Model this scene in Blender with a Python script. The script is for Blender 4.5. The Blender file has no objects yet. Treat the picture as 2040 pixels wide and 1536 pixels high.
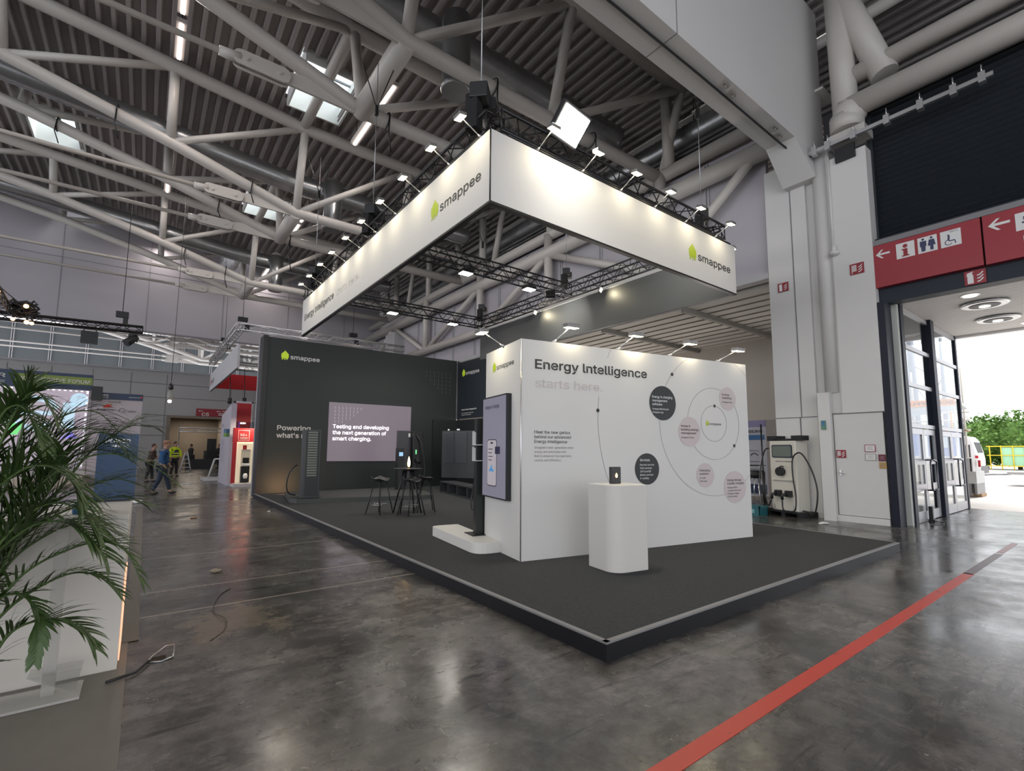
import bpy, math, random
from mathutils import Vector, Matrix
random.seed(7)
S = bpy.context.scene
COL = S.collection

# ---------------------------------------------------------------- camera
cam_d = bpy.data.cameras.new('camera')
cam = bpy.data.objects.new('camera', cam_d)
COL.objects.link(cam)
cam_d.sensor_width = 36.0
cam_d.lens = 963.43 / 2040 * 36.0
cam_d.shift_y = 29.72 / 2040
cam_d.clip_end = 500
yaw, pitch, roll = math.radians(52.951), math.radians(5.807), math.radians(0.3016)
fw = Vector((math.cos(yaw)*math.cos(pitch), math.sin(yaw)*math.cos(pitch), math.sin(pitch)))
rt = Vector((math.sin(yaw), -math.cos(yaw), 0))
up = rt.cross(fw)
r2 = math.cos(roll)*rt + math.sin(roll)*up
u2 = -math.sin(roll)*rt + math.cos(roll)*up
M = Matrix(((r2.x, u2.x, -fw.x, 0), (r2.y, u2.y, -fw.y, 0), (r2.z, u2.z, -fw.z, 1.5), (0, 0, 0, 1)))
cam.matrix_world = M
S.camera = cam

# ---------------------------------------------------------------- world and view
w = bpy.data.worlds.new('sky')
S.world = w
w.use_nodes = True
bg = w.node_tree.nodes['Background']
bg.inputs[0].default_value = (0.93, 0.95, 1.0, 1)
bg.inputs[1].default_value = 2.0
sun_d = bpy.data.lights.new('hazy_sun', 'SUN'); sun_d.energy = 5.0; sun_d.angle = math.radians(25); sun_d.color = (1.0, 0.96, 0.9)
sun = bpy.data.objects.new('hazy_sun', sun_d); COL.objects.link(sun)
sun.rotation_euler = Vector((-0.5, 0.12, -0.86)).to_track_quat('-Z', 'Y').to_euler()
S.view_settings.view_transform = 'Standard'
S.view_settings.look = 'None'
S.view_settings.gamma = 1
S.view_settings.exposure = 0.12
S.view_settings.use_curve_mapping = False
S.cycles.use_denoising = True
S.cycles.max_bounces = 8
S.cycles.diffuse_bounces = 4
S.cycles.glossy_bounces = 3
S.cycles.transparent_max_bounces = 16
S.cycles.sample_clamp_indirect = 6.0
S.cycles.caustics_reflective = False
S.cycles.caustics_refractive = False

# ---------------------------------------------------------------- materials
_m = {}
def mat(name, col, rough=0.6, metal=0.0, emit=None, estr=0.0, alpha=1.0, spec=None, vary=0.0, vscale=4.0, bump=0.0):
    if name in _m: return _m[name]
    m = bpy.data.materials.new(name); m.use_nodes = True
    nt = m.node_tree; b = nt.nodes['Principled BSDF']
    b.inputs['Base Color'].default_value = (*col, 1)
    b.inputs['Roughness'].default_value = rough
    b.inputs['Metallic'].default_value = metal
    if spec is not None: b.inputs['Specular IOR Level'].default_value = spec
    if emit:
        b.inputs['Emission Color'].default_value = (*emit, 1)
        b.inputs['Emission Strength'].default_value = estr
    if alpha < 1: b.inputs['Alpha'].default_value = alpha
    if vary > 0 or bump > 0:
        tc = nt.nodes.new('ShaderNodeTexCoord'); n = nt.nodes.new('ShaderNodeTexNoise')
        n.inputs['Scale'].default_value = vscale; n.inputs['Detail'].default_value = 6
        nt.links.new(tc.outputs['Object'], n.inputs['Vector'])
        if vary > 0:
            mx = nt.nodes.new('ShaderNodeMix'); mx.data_type = 'RGBA'
            mx.inputs[6].default_value = (*[max(0, c*(1-vary)) for c in col], 1)
            mx.inputs[7].default_value = (*[min(1, c*(1+vary)) for c in col], 1)
            nt.links.new(n.outputs['Fac'], mx.inputs[0]); nt.links.new(mx.outputs[2], b.inputs['Base Color'])
        if bump > 0:
            bp = nt.nodes.new('ShaderNodeBump'); bp.inputs['Strength'].default_value = bump
            bp.inputs['Distance'].default_value = 0.02
            nt.links.new(n.outputs['Fac'], bp.inputs['Height']); nt.links.new(bp.outputs[0], b.inputs['Normal'])
    _m[name] = m
    return m

def glass_mat(name, tint, refl=0.12):
    if name in _m: return _m[name]
    m = bpy.data.materials.new(name); m.use_nodes = True
    nt = m.node_tree; nt.nodes.clear()
    o = nt.nodes.new('ShaderNodeOutputMaterial'); t = nt.nodes.new('ShaderNodeBsdfTransparent')
    gl = nt.nodes.new('ShaderNodeBsdfGlossy'); mx = nt.nodes.new('ShaderNodeMixShader')
    fr = nt.nodes.new('ShaderNodeLayerWeight'); fr.inputs[0].default_value = 0.5
    pw = nt.nodes.new('ShaderNodeMath'); pw.operation = 'POWER'; pw.inputs[1].default_value = 5.0; nt.links.new(fr.outputs['Facing'], pw.inputs[0])
    ad = nt.nodes.new('ShaderNodeMath'); ad.operation = 'MULTIPLY_ADD'
    ad.inputs[1].default_value = 0.55; ad.inputs[2].default_value = 0.02+refl*0.2
    t.inputs[0].default_value = (*tint, 1); gl.inputs['Roughness'].default_value = 0.02
    nt.links.new(pw.outputs[0], ad.inputs[0]); nt.links.new(ad.outputs[0], mx.inputs[0])
    nt.links.new(t.outputs[0], mx.inputs[1]); nt.links.new(gl.outputs[0], mx.inputs[2])
    nt.links.new(mx.outputs[0], o.inputs[0])
    _m[name] = m
    return m

M_white = mat('white_laminate', (0.74, 0.73, 0.71), 0.45)
M_wfab = mat('white_banner_fabric', (0.64, 0.63, 0.62), 0.8)
M_steel = mat('white_painted_steel', (0.58, 0.55, 0.52), 0.38, vary=0.06, vscale=1.5)
M_wallw = mat('white_plaster', (0.66, 0.65, 0.64), 0.6, vary=0.04, vscale=0.8)
M_wallg = mat('grey_lilac_wall_panel', (0.44, 0.42, 0.46), 0.75, vary=0.05, vscale=0.3)
M_black = mat('black_metal', (0.012, 0.012, 0.014), 0.4)
M_blackp = mat('black_plastic', (0.015, 0.016, 0.018), 0.5)
M_dark = mat('dark_green_grey_wall', (0.034, 0.040, 0.040), 0.55, spec=0.3)
M_darkb = mat('dark_blue_grey_wall', (0.022, 0.028, 0.036), 0.55, spec=0.3)
M_galv = mat('galvanised_metal', (0.42, 0.43, 0.44), 0.32, metal=0.85, vary=0.2, vscale=3)
M_alu = mat('brushed_aluminium', (0.62, 0.62, 0.63), 0.3, metal=0.8)
M_chrome = mat('chrome', (0.8, 0.8, 0.8), 0.12, metal=1.0)
M_ink = mat('charcoal_ink', (0.03, 0.032, 0.03), 0.6)
M_inkg = mat('faint_grey_ink', (0.55, 0.52, 0.52), 0.6)
M_lime = mat('lime_green_vinyl', (0.40, 0.52, 0.02), 0.5)
M_limed = mat('bright_lime_vinyl', (0.55, 0.75, 0.04), 0.5, emit=(0.5, 0.7, 0.03), estr=0.15)
M_wink = mat('white_vinyl', (0.85, 0.85, 0.85), 0.5)
M_red = mat('signal_red', (0.30, 0.018, 0.030), 0.45)
M_navy = mat('navy_blue', (0.016, 0.035, 0.085), 0.45)

# ---------------------------------------------------------------- mesh builder
class MB:
    def __init__(s): s.v = []; s.f = []; s.sm = []
    def add(s, vs, fs, smooth=False):
        o = len(s.v); s.v += [tuple(x) for x in vs]
        s.f += [tuple(i+o for i in f) for f in fs]; s.sm += [smooth]*len(fs)
        return s
    def box(s, x0, y0, z0, x1, y1, z1):
        vs = [(x, y, z) for z in (z0, z1) for y in (y0, y1) for x in (x0, x1)]
        return s.add(vs, [(0,2,3,1),(4,5,7,6),(0,1,5,4),(2,6,7,3),(0,4,6,2),(1,3,7,5)])
    def cbox(s, c, size, rz=0.0, m=None):
        hx, hy, hz = [q/2 for q in size]; R = m if m else Matrix.Rotation(rz, 3, 'Z'); c = Vector(c)
        vs = [c + R @ Vector((x, y, z)) for z in (-hz, hz) for y in (-hy, hy) for x in (-hx, hx)]
        return s.add(vs, [(0,2,3,1),(4,5,7,6),(0,1,5,4),(2,6,7,3),(0,4,6,2),(1,3,7,5)])
    def prism(s, pts, z0, z1):      # pts: xy polygon ccw; z0/z1 heights
        n = len(pts)
        vs = [(x, y, z0) for x, y in pts] + [(x, y, z1) for x, y in pts]
        return s.add(vs, [tuple(range(n-1, -1, -1)), tuple(range(n, 2*n))] + [(i, (i+1) % n, (i+1) % n+n, i+n) for i in range(n)])
    def slab(s, pts, nrm, t):       # planar 3-D polygon given thickness t along nrm
        n = len(pts); nr = Vector(nrm).normalized()*t
        vs = [Vector(p) for p in pts] + [Vector(p)+nr for p in pts]
        return s.add(vs, [tuple(range(n-1, -1, -1)), tuple(range(n, 2*n))] + [(i, (i+1) % n, (i+1) % n+n, i+n) for i in range(n)])
    def tube(s, p0, p1, r, n=10, r1=None, cap=True):
        return s.path([p0, p1], r, n, cap, None if r1 is None else [r, r1])
    def path(s, pts, r, n=8, cap=True, radii=None):
        P = [Vector(p) for p in pts]; k = len(P)
        rr = radii if radii else [r]*k
        t0 = (P[1]-P[0]).normalized()
        a = Vector((0, 0, 1)) if abs(t0.z) < 0.9 else Vector((1, 0, 0))
        u = t0.cross(a).normalized()
        vs = []
        for i in range(k):
            t = (P[min(i+1, k-1)]-P[max(i-1, 0)]).normalized()
            u = (u - t*u.dot(t)).normalized(); v = t.cross(u)
            for j in range(n):
                an = 2*math.pi*j/n
                vs.append(P[i] + rr[i]*(math.cos(an)*u + math.sin(an)*v))
        fs = [(i*n+j, i*n+(j+1) % n, (i+1)*n+(j+1) % n, (i+1)*n+j) for i in range(k-1) for j in range(n)]
        s.add(vs, fs, True)
        if cap:
            o = len(s.v)-len(vs)
            s.f += [tuple(o+j for j in range(n-1, -1, -1)), tuple(o+(k-1)*n+j for j in range(n))]; s.sm += [False, False]
        return s
    def lathe(s, prof, c=(0, 0, 0), n=24, smooth=True):
        vs = [(c[0]+r*math.cos(2*math.pi*j/n), c[1]+r*math.sin(2*math.pi*j/n), c[2]+z) for r, z in prof for j in range(n)]
        k = len(prof)
        s.add(vs, [(i*n+j, i*n+(j+1) % n, (i+1)*n+(j+1) % n, (i+1)*n+j) for i in range(k-1) for j in range(n)], smooth)
        o = len(s.v)-len(vs)
        s.f += [tuple(o+j for j in range(n-1, -1, -1)), tuple(o+(k-1)*n+j for j in range(n))]; s.sm += [False, False]
        return s
    def ball(s, c, r, n=12, m=8, sc=(1, 1, 1)):
        vs = [(c[0], c[1], c[2]-r*sc[2])]
        for i in range(1, m):
            a = -math.pi/2+math.pi*i/m
            for j in range(n):
                b = 2*math.pi*j/n
                vs.append((c[0]+r*sc[0]*math.cos(a)*math.cos(b), c[1]+r*sc[1]*math.cos(a)*math.sin(b), c[2]+r*sc[2]*math.sin(a)))
        vs.append((c[0], c[1], c[2]+r*sc[2])); L = len(vs)-1
        fs = [(0, 1+(j+1) % n, 1+j) for j in range(n)]
        for i in range(m-2):
            for j in range(n):
                fs.append((1+i*n+j, 1+i*n+(j+1) % n, 1+(i+1)*n+(j+1) % n, 1+(i+1)*n+j))
        fs += [(1+(m-2)*n+j, 1+(m-2)*n+(j+1) % n, L) for j in range(n)]
        return s.add(vs, fs, True)

WO = {}
def tag(o, label=None, cat=None, group=None, kind=None):
    if label: o['label'] = label
    if cat: o['category'] = cat
    if group: o['group'] = group
    if kind: o['kind'] = kind
    return o
def thing(name, label, cat, loc=(0, 0, 0), group=None, rz=0.0):
    o = bpy.data.objects.new(name, None); COL.objects.link(o)
    o.location = loc; o.rotation_euler = (0, 0, rz); o.empty_display_size = 0.1
    WO[o.name] = Vector(loc)
    return tag(o, label, cat, group)
def put(name, mb, m, parent=None, label=None, local=False, bevel=0.0):
    """link the collected geometry as ONE mesh object (a part when it has a parent)"""
    me = bpy.data.meshes.new(name)
    off = Vector((0, 0, 0))
    if parent is not None:
        if not local: off = WO[parent.name]
    elif not local:
        xs = [p[0] for p in mb.v]; ys = [p[1] for p in mb.v]; zs = [p[2] for p in mb.v]
        off = Vector(((min(xs)+max(xs))/2, (min(ys)+max(ys))/2, min(zs)))
    me.from_pydata([(p[0]-off.x, p[1]-off.y, p[2]-off.z) for p in mb.v], [], mb.f)
    me.polygons.foreach_set('use_smooth', mb.sm)
    me.materials.append(m); me.update()
    o = bpy.data.objects.new(name, me); COL.objects.link(o)
    if parent is not None:
        o.parent = parent; WO[o.name] = off if not local else Vector((0, 0, 0))
    else:
        o.location = off; WO[o.name] = off
    if bevel > 0:
        bv = o.modifiers.new('bevel', 'BEVEL'); bv.width = bevel; bv.segments = 2; bv.limit_method = 'ANGLE'
    if label: o['label'] = label
    return o
def solo(name, mb, m, label, cat, group=None, bevel=0.0):
    return tag(put(name, mb, m, bevel=bevel), label, cat, group)
def struct(name, mb, m):
    return tag(put(name, mb, m), kind='structure')
def copy_tree(o, parent=None, loc=None, rz=None, label=None):
    c = o.copy(); COL.objects.link(c)
    if parent is not None: c.parent = parent
    if loc is not None: c.location = loc
    if rz is not None: c.rotation_euler = (0, 0, rz)
    if label: c['label'] = label
    for ch in list(o.children): copy_tree(ch, c)
    return c

# ---------------------------------------------------------------- lettering
_tc = {}
FONT = None
try:        # Blender's own bundled interface font; the built-in text font is the fallback
    import os
    for _k in ('LOCAL', 'SYSTEM'):
        _p = os.path.join(bpy.utils.resource_path(_k), 'datafiles', 'fonts', 'Inter.woff2')
        if FONT is None and os.path.exists(_p): FONT = bpy.data.fonts.load(_p)
except Exception:
    FONT = None
def glyphs(text, bold=0.0, spacing=1.0, lead=1.0):
    if FONT: bold = min(bold, 0.015); text = text.replace('Int', 'lnt')      # the plain stroke without serifs
    key = (text, bold, spacing, lead)
    if key in _tc: return _tc[key]
    cu = bpy.data.curves.new('t', 'FONT'); cu.body = text; cu.size = 1.0; cu.offset = bold
    cu.space_character = spacing; cu.space_line = lead; cu.resolution_u = 2; cu.extrude = 0.0
    if FONT: cu.font = FONT
    ob = bpy.data.objects.new('t', cu); COL.objects.link(ob)
    dg = bpy.context.evaluated_depsgraph_get(); dg.update()
    me = bpy.data.meshes.new_from_object(ob.evaluated_get(dg))
    vs = [(v.co.x, v.co.y) for v in me.vertices]; fs = [tuple(p.vertices) for p in me.polygons]
    bpy.data.objects.remove(ob); bpy.data.curves.remove(cu); bpy.data.meshes.remove(me)
    x0 = min(v[0] for v in vs); x1 = max(v[0] for v in vs)
    vs = [(x-x0, y) for x, y in vs]
    _tc[key] = (vs, fs, x1-x0)
    return _tc[key]
def frame(org, xd, ud):
    x = Vector(xd).normalized(); u = Vector(ud).normalized(); n = x.cross(u)
    return Vector(org), x, u, n
def flat(mb, fr, pts, d=0.002, t=0.003):       # flat raised shape, local 2-D points on a face
    o, x, u, n = fr
    base = [o + x*a + u*b + n*d for a, b in pts]
    return mb.slab(base, n, t)
def write(mb, fr, text, a, b, h, width=None, bold=0.0, spacing=1.0, lead=1.0, d=0.004):
    """letters with cap height h*0.7, lower-left at (a, b) on the face; width fits the line"""
    vs, fs, wd = glyphs(text, bold, spacing, lead)
    sx = h if width is None else width/wd
    o, x, u, n = fr
    return mb.add([o + x*(a+vx*sx) + u*(b+vy*h) + n*d for vx, vy in vs], fs)
def disc2(cx, cy, r, n=40, ry=None):
    ry = ry or r
    return [(cx+r*math.cos(2*math.pi*i/n), cy+ry*math.sin(2*math.pi*i/n)) for i in range(n)]
def arc(mb, fr, cx, cy, r, a0, a1, t=0.006, n=48, ry=None, d=0.003):
    ry = ry or r; o, x, u, nn = fr; vs = []; fs = []
    for i in range(n+1):
        an = math.radians(a0+(a1-a0)*i/n)
        for k in (-1, 1):
            vs.append(o + x*(cx+(r+k*t/2)*math.cos(an)) + u*(cy+(ry+k*t/2)*math.sin(an)) + nn*d)
    for i in range(n): fs.append((2*i, 2*i+1, 2*i+3, 2*i+2))
    return mb.add(vs, fs)
HOUSE = [(0.08, 0.0), (0.30, 0.06), (0.36, 0.20), (0.44, 0.20), (0.44, 0.0), (0.56, 0.0), (0.56, 0.20), (0.64, 0.20), (0.66, 0.08), (0.84, 0.04), (0.84, 0.18), (0.96, 0.26), (0.96, 0.62), (0.5, 1.0), (0.04, 0.62), (0.04, 0.26), (0.14, 0.18)]
def logo(parent, fr, a, b, h, width, m_text, m_icon, bold=0.006):
    """green house mark and the word beside it; h = height of the mark, width = whole logo"""
    iw = min(h*0.8, width*0.2)
    mb = MB(); flat(mb, fr, [(a+x*iw, b+y*h) for x, y in HOUSE], 0.002, 0.002)
    put('logo_mark', mb, m_icon, parent)
    mb = MB(); write(mb, fr, 'smappee', a+iw*1.18, b+h*0.15, h*0.9, width-iw*1.18, bold=bold)
    put('logo_word', mb, m_text, parent)

def lamp(parent, loc, d, energy, size=0.12, col=(1, 0.93, 0.8), kind='AREA', spread=None, size_y=None, blend=0.6):
    l = bpy.data.lights.new('lamp_light', kind); l.energy = energy; l.color = col
    if kind == 'AREA':
        l.shape = 'RECTANGLE' if size_y else 'SQUARE'; l.size = size
        if size_y: l.size_y = size_y
        if spread: l.spread = math.radians(spread)
    elif kind == 'SPOT':
        l.spot_size = math.radians(spread or 80); l.spot_blend = blend; l.shadow_soft_size = size
    else: l.shadow_soft_size = size
    o = bpy.data.objects.new('lamp_light', l); COL.objects.link(o)
    o.rotation_euler = Vector(d).to_track_quat('-Z', 'Y').to_euler()
    if parent is not None:
        o.parent = parent; o.location = Vector(loc) - WO[parent.name]
    else: o.location = loc
    return o
ORD = ['first', 'second', 'third', 'fourth', 'fifth', 'sixth', 'seventh', 'eighth', 'ninth', 'tenth', 'eleventh', 'twelfth']
# ================================================================ setting: floor
def floor_material():
    m = bpy.data.materials.new('worn_concrete'); m.use_nodes = True
    nt = m.node_tree; L = nt.links; b = nt.nodes['Principled BSDF']; N = nt.nodes.new
    geo = N('ShaderNodeNewGeometry'); sep = N('ShaderNodeSeparateXYZ'); L.new(geo.outputs['Position'], sep.inputs[0])
    def noise(sc, det=6, rough=0.6, vec=None, dist=0.0):
        n = N('ShaderNodeTexNoise'); n.inputs['Scale'].default_value = sc; n.inputs['Detail'].default_value = det
        n.inputs['Roughness'].default_value = rough; n.inputs['Distortion'].default_value = dist
        L.new(vec if vec else geo.outputs['Position'], n.inputs['Vector']); return n.outputs['Fac']
    def ramp(f, a, c0, c, c1):
        r = N('ShaderNodeValToRGB'); r.color_ramp.elements[0].position = a; r.color_ramp.elements[0].color = (*c0, 1)
        r.color_ramp.elements[1].position = c; r.color_ramp.elements[1].color = (*c1, 1); L.new(f, r.inputs[0]); return r.outputs[0]
    def mix(f, a, c):
        x = N('ShaderNodeMix'); x.data_type = 'RGBA'; L.new(f, x.inputs[0]) if not isinstance(f, float) else None
        for i, q in ((6, a), (7, c)):
            if isinstance(q, tuple): x.inputs[i].default_value = (*q, 1)
            else: L.new(q, x.inputs[i])
        return x.outputs[2]
    def math_(op, a, c=None):
        x = N('ShaderNodeMath'); x.operation = op
        for i, q in ((0, a), (1, c)):
            if q is None: continue
            if isinstance(q, (int, float)): x.inputs[i].default_value = q
            else: L.new(q, x.inputs[i])
        return x.outputs[0]
    base = ramp(noise(0.7, 8, 0.65, dist=0.6), 0.38, (0.050, 0.047, 0.044), 0.66, (0.155, 0.142, 0.128))
    mott = ramp(noise(6.0, 8, 0.7), 0.35, (0.5, 0.5, 0.5), 0.65, (1.5, 1.5, 1.5))
    mm = N('ShaderNodeMix'); mm.data_type = 'RGBA'; mm.blend_type = 'MULTIPLY'; mm.inputs[0].default_value = 1
    L.new(base, mm.inputs[6]); L.new(mott, mm.inputs[7]); c = mm.outputs[2]
    # dark tyre scuffs and smears
    mp = N('ShaderNodeMapping'); mp.inputs['Scale'].default_value = (0.9, 5.0, 1); mp.inputs['Rotation'].default_value = (0, 0, 0.5)
    L.new(geo.outputs['Position'], mp.inputs[0])
    sc = ramp(noise(1.6, 9, 0.72, mp.outputs[0], 0.8), 0.54, (0, 0, 0), 0.64, (1, 1, 1))
    c = mix(sc, c, (0.028, 0.027, 0.026))
    mp2 = N('ShaderNodeMapping'); mp2.inputs['Scale'].default_value = (4.0, 0.8, 1); mp2.inputs['Rotation'].default_value = (0, 0, -0.3)
    L.new(geo.outputs['Position'], mp2.inputs[0])
    sc2 = ramp(noise(2.3, 9, 0.75, mp2.outputs[0], 1.2), 0.60, (0, 0, 0), 0.74, (0.8, 0.8, 0.8))
    c = mix(sc2, c, (0.19, 0.17, 0.15))
    sc3 = ramp(noise(14.0, 10, 0.78, mp2.outputs[0], 0.5), 0.57, (0, 0, 0), 0.66, (0.85, 0.85, 0.85))
    c = mix(sc3, c, (0.024, 0.022, 0.021))
    sc4 = ramp(noise(18.0, 10, 0.8, mp.outputs[0], 0.5), 0.62, (0, 0, 0), 0.70, (0.6, 0.6, 0.6))
    c = mix(sc4, c, (0.26, 0.235, 0.21))
    # fine pale crossing scratches from a stretched wave-distorted voronoi
    vo = N('ShaderNodeTexVoronoi'); vo.feature = 'DISTANCE_TO_EDGE'; vo.inputs['Scale'].default_value = 0.9
    nz = N('ShaderNodeTexNoise'); nz.inputs['Scale'].default_value = 0.8; L.new(geo.outputs['Position'], nz.inputs['Vector'])
    va = N('ShaderNodeVectorMath'); va.operation = 'ADD'; L.new(geo.outputs['Position'], va.inputs[0]); L.new(nz.outputs['Color'], va.inputs[1])
    L.new(va.outputs[0], vo.inputs['Vector'])
    cr = ramp(vo.outputs['Distance'], 0.001, (0.22, 0.22, 0.22), 0.004, (0, 0, 0))
    c = mix(cr, c, (0.16, 0.145, 0.13))
    # pale cement patch under the wire, with a ragged outline
    px = math_('MULTIPLY', math_('SUBTRACT', sep.outputs[0], 0.72), 1.5); py = math_('SUBTRACT', sep.outputs[1], 5.0)
    dd = math_('SQRT', math_('ADD', math_('MULTIPLY', px, px), math_('MULTIPLY', py, py)))
    dd = math_('ADD', dd, math_('MULTIPLY', math_('SUBTRACT', noise(3.2, 8, 0.75), 0.5), 2.6))
    c = mix(ramp(dd, 0.30, (0.75, 0.75, 0.75), 0.55, (0, 0, 0)), c, (0.20, 0.165, 0.125))
    # joints between slabs and service duct covers
    def line(axis, pos, wd):
        return math_('LESS_THAN', math_('ABSOLUTE', math_('SUBTRACT', sep.outputs[axis], pos)), wd)
    pale = None
    for pos in (12.16, 10.2, 8.33, 6.41, 5.53):
        l = line(1, pos, 0.019); pale = l if pale is None else math_('MAXIMUM', pale, l)
    for pos in (16.2, 20.1, 24.2, 28.2, 33.0): pale = math_('MAXIMUM', pale, line(1, pos, 0.02))
    left = math_('LESS_THAN', sep.outputs[0], 2.72)
    c = mix(math_('MULTIPLY', math_('MULTIPLY', pale, left), 0.85), c, (0.32, 0.27, 0.23))
    dk = line(0, 5.82, 0.012)
    for a, pos, wd in ((0, 9.8, 0.012), (0, 14.2, 0.012), (1, 5.93, 0.012)): dk = math_('MAXIMUM', dk, line(a, pos, wd))
    c = mix(math_('MULTIPLY', dk, 0.9), c, (0.012, 0.011, 0.011))
    L.new(c, b.inputs['Base Color'])
    rg = ramp(noise(1.3, 6, 0.6), 0.35, (0.12, 0.12, 0.12), 0.7, (0.38, 0.38, 0.38))
    L.new(rg, b.inputs['Roughness'])
    bp = N('ShaderNodeBump'); bp.inputs['Strength'].default_value = 0.12; bp.inputs['Distance'].default_value = 0.01
    L.new(noise(9, 6, 0.7), bp.inputs['Height']); L.new(bp.outputs[0], b.inputs['Normal'])
    b.inputs['Specular IOR Level'].default_value = 0.65
    return m
struct('floor', MB().box(-26, -12, -0.2, 17.75, 44.2, 0), floor_material())
M_pave = mat('pale_asphalt', (0.60, 0.57, 0.54), 0.8, vary=0.15, vscale=0.6)
struct('trim_1', MB().box(17.75, -60, -0.22, 120, 90, -0.012), M_pave)

# ---------------------------------------------------------------- roof deck
M_deck = mat('ribbed_steel_deck', (0.42, 0.39, 0.385), 0.5, metal=0.1, vary=0.15, vscale=0.7)
def zdeck(x): return 12.85 if x > 3.75 else 12.85 + 0.107*(3.75-x)
SKY_X = [(3.05, 4.65), (-4.2, -2.75)]
SKY_Y = [(14.0, 16.3), (23.1, 25.4), (32.3, 34.6)]
def deck_mesh():
    mb = MB(); pitch = 0.34; prof = [(0, 0), (0.09, 0), (0.13, 0.15), (0.30, 0.15), (0.34, 0)]
    bands = [(-12, 14.0, []), (14.0, 16.3, SKY_X), (16.3, 23.1, []), (23.1, 25.4, SKY_X), (25.4, 32.3, []), (32.3, 34.6, SKY_X), (34.6, 63, [])]
    for y0, y1, gaps in bands:
        i = 0
        while True:
            xb = -26 + i*pitch; i += 1
            if xb > 25: break
            if any(g0-0.25 < xb < g1-0.15 for g0, g1 in gaps): continue
            for (a, za), (b_, zb) in zip(prof[:-1], prof[1:]):
                p = [(xb+a, zdeck(xb)+za), (xb+b_, zdeck(xb)+zb)]
                mb.add([(p[0][0], y0, p[0][1]), (p[1][0], y0, p[1][1]), (p[1][0], y1, p[1][1]), (p[0][0], y1, p[0][1])], [(3, 2, 1, 0)])
                mb.add([(p[0][0], y0, p[0][1]+.16), (p[1][0], y0, p[1][1]+.16), (p[1][0], y1, p[1][1]+.16), (p[0][0], y1, p[0][1]+.16)], [(0, 1, 2, 3)])
    return mb
struct('ceiling', deck_mesh(), M_deck)
# skylights: a lined well, a frame with bars and a pane
M_well = mat('white_well_lining', (0.75, 0.77, 0.76), 0.6)
M_pane = glass_mat('skylight_pane', (0.97, 1.0, 1.0))
k = 0
for (x0, x1) in SKY_X:
    for (y0, y1) in SKY_Y:
        k += 1; z0 = zdeck((x0+x1)/2)-0.12; z1 = z0+0.75; t = 0.06
        mb = MB(); mb.box(x0-t, y0-t, z0, x0, y1+t, z1).box(x1, y0-t, z0, x1+t, y1+t, z1).box(x0, y0-t, z0, x1, y0, z1).box(x0, y1, z0, x1, y1+t, z1)
        wl = struct('window_%d' % k, mb, M_well)
        mb = MB(); z = z1-0.08
        mb.box((x0+x1)/2-.04, y0, z, (x0+x1)/2+.04, y1, z+.06).box(x0, (y0+y1)/2-.03, z, x1, (y0+y1)/2+.03, z+.06).box(x0, y0+.45, z, x1, y0+.49, z+.05)
        put('window_bar', mb, mat('grey_frame', (0.22, 0.24, 0.26), 0.5), wl)
        put('pane', MB().box(x0, y0, z1-.02, x1, y1, z1), M_pane, wl)

# unseen back walls added to keep sky light off the roof space and beam
mb = MB().box(12.8, -12, 4.95, 18, -11.8, 13.2).box(17.85, -11.8, 4.95, 18.0, 6, 13.2).box(4, -12, 5.5, 12.8, -11.8, 13.2)
struct('wall_back_light_block', mb, mat('dim_grey_sheet', (0.14, 0.14, 0.15), 0.7))

# ---------------------------------------------------------------- far end of the hall
M_panelw = mat('pale_wall_panel', (0.42, 0.42, 0.42), 0.65, vary=0.04, vscale=0.4)
mb = MB(); mb.box(-26, 44, 0, 1.35, 44.3, 7.15).box(4.7, 44, 0, 26, 44.3, 7.15).box(1.35, 44, 3.75, 4.7, 44.3, 7.15).box(-26, 44, 12, 26, 44.3, 16)
struct('wall_far', mb, M_panelw)
# panel joints as thin dark battens, part of the setting
mb = MB()
for x in [-20+2.1*i for i in range(22)]:
    if not 1.2 < x < 4.8: mb.box(x-.015, 43.985, 0.1, x+.015, 44, 6.9)
for z in (2.4, 3.9, 5.2, 6.2): mb.box(-26, 43.98, z-.02, 1.3 if z < 3.8 else 26, 44, z+.02)
struct('trim_2', mb, mat('panel_joint', (0.16, 0.16, 0.17), 0.7))
# glazed band above it
mb = MB().box(-26, 62, 4, 26, 62.1, 13.2)
struct('window_7', mb, mat('grey_band_glazing', (0.13, 0.145, 0.155), 0.35, spec=0.4))
mb = MB()
for x in [-20.6+2.58*i for i in range(18)]: mb.box(x-.10, 61.85, 4, x-.03, 62, 13.2).box(x+.05, 61.85, 4, x+.12, 62, 13.2)
for z in (8.9, 12.9): mb.box(-26, 61.85, z-.06, 26, 62, z+.06)
mb.box(-26, 43.9, 7.1, 26, 44.35, 7.22)
struct('trim_3', mb, mat('pale_mullion', (0.42, 0.42, 0.44), 0.5))
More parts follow.
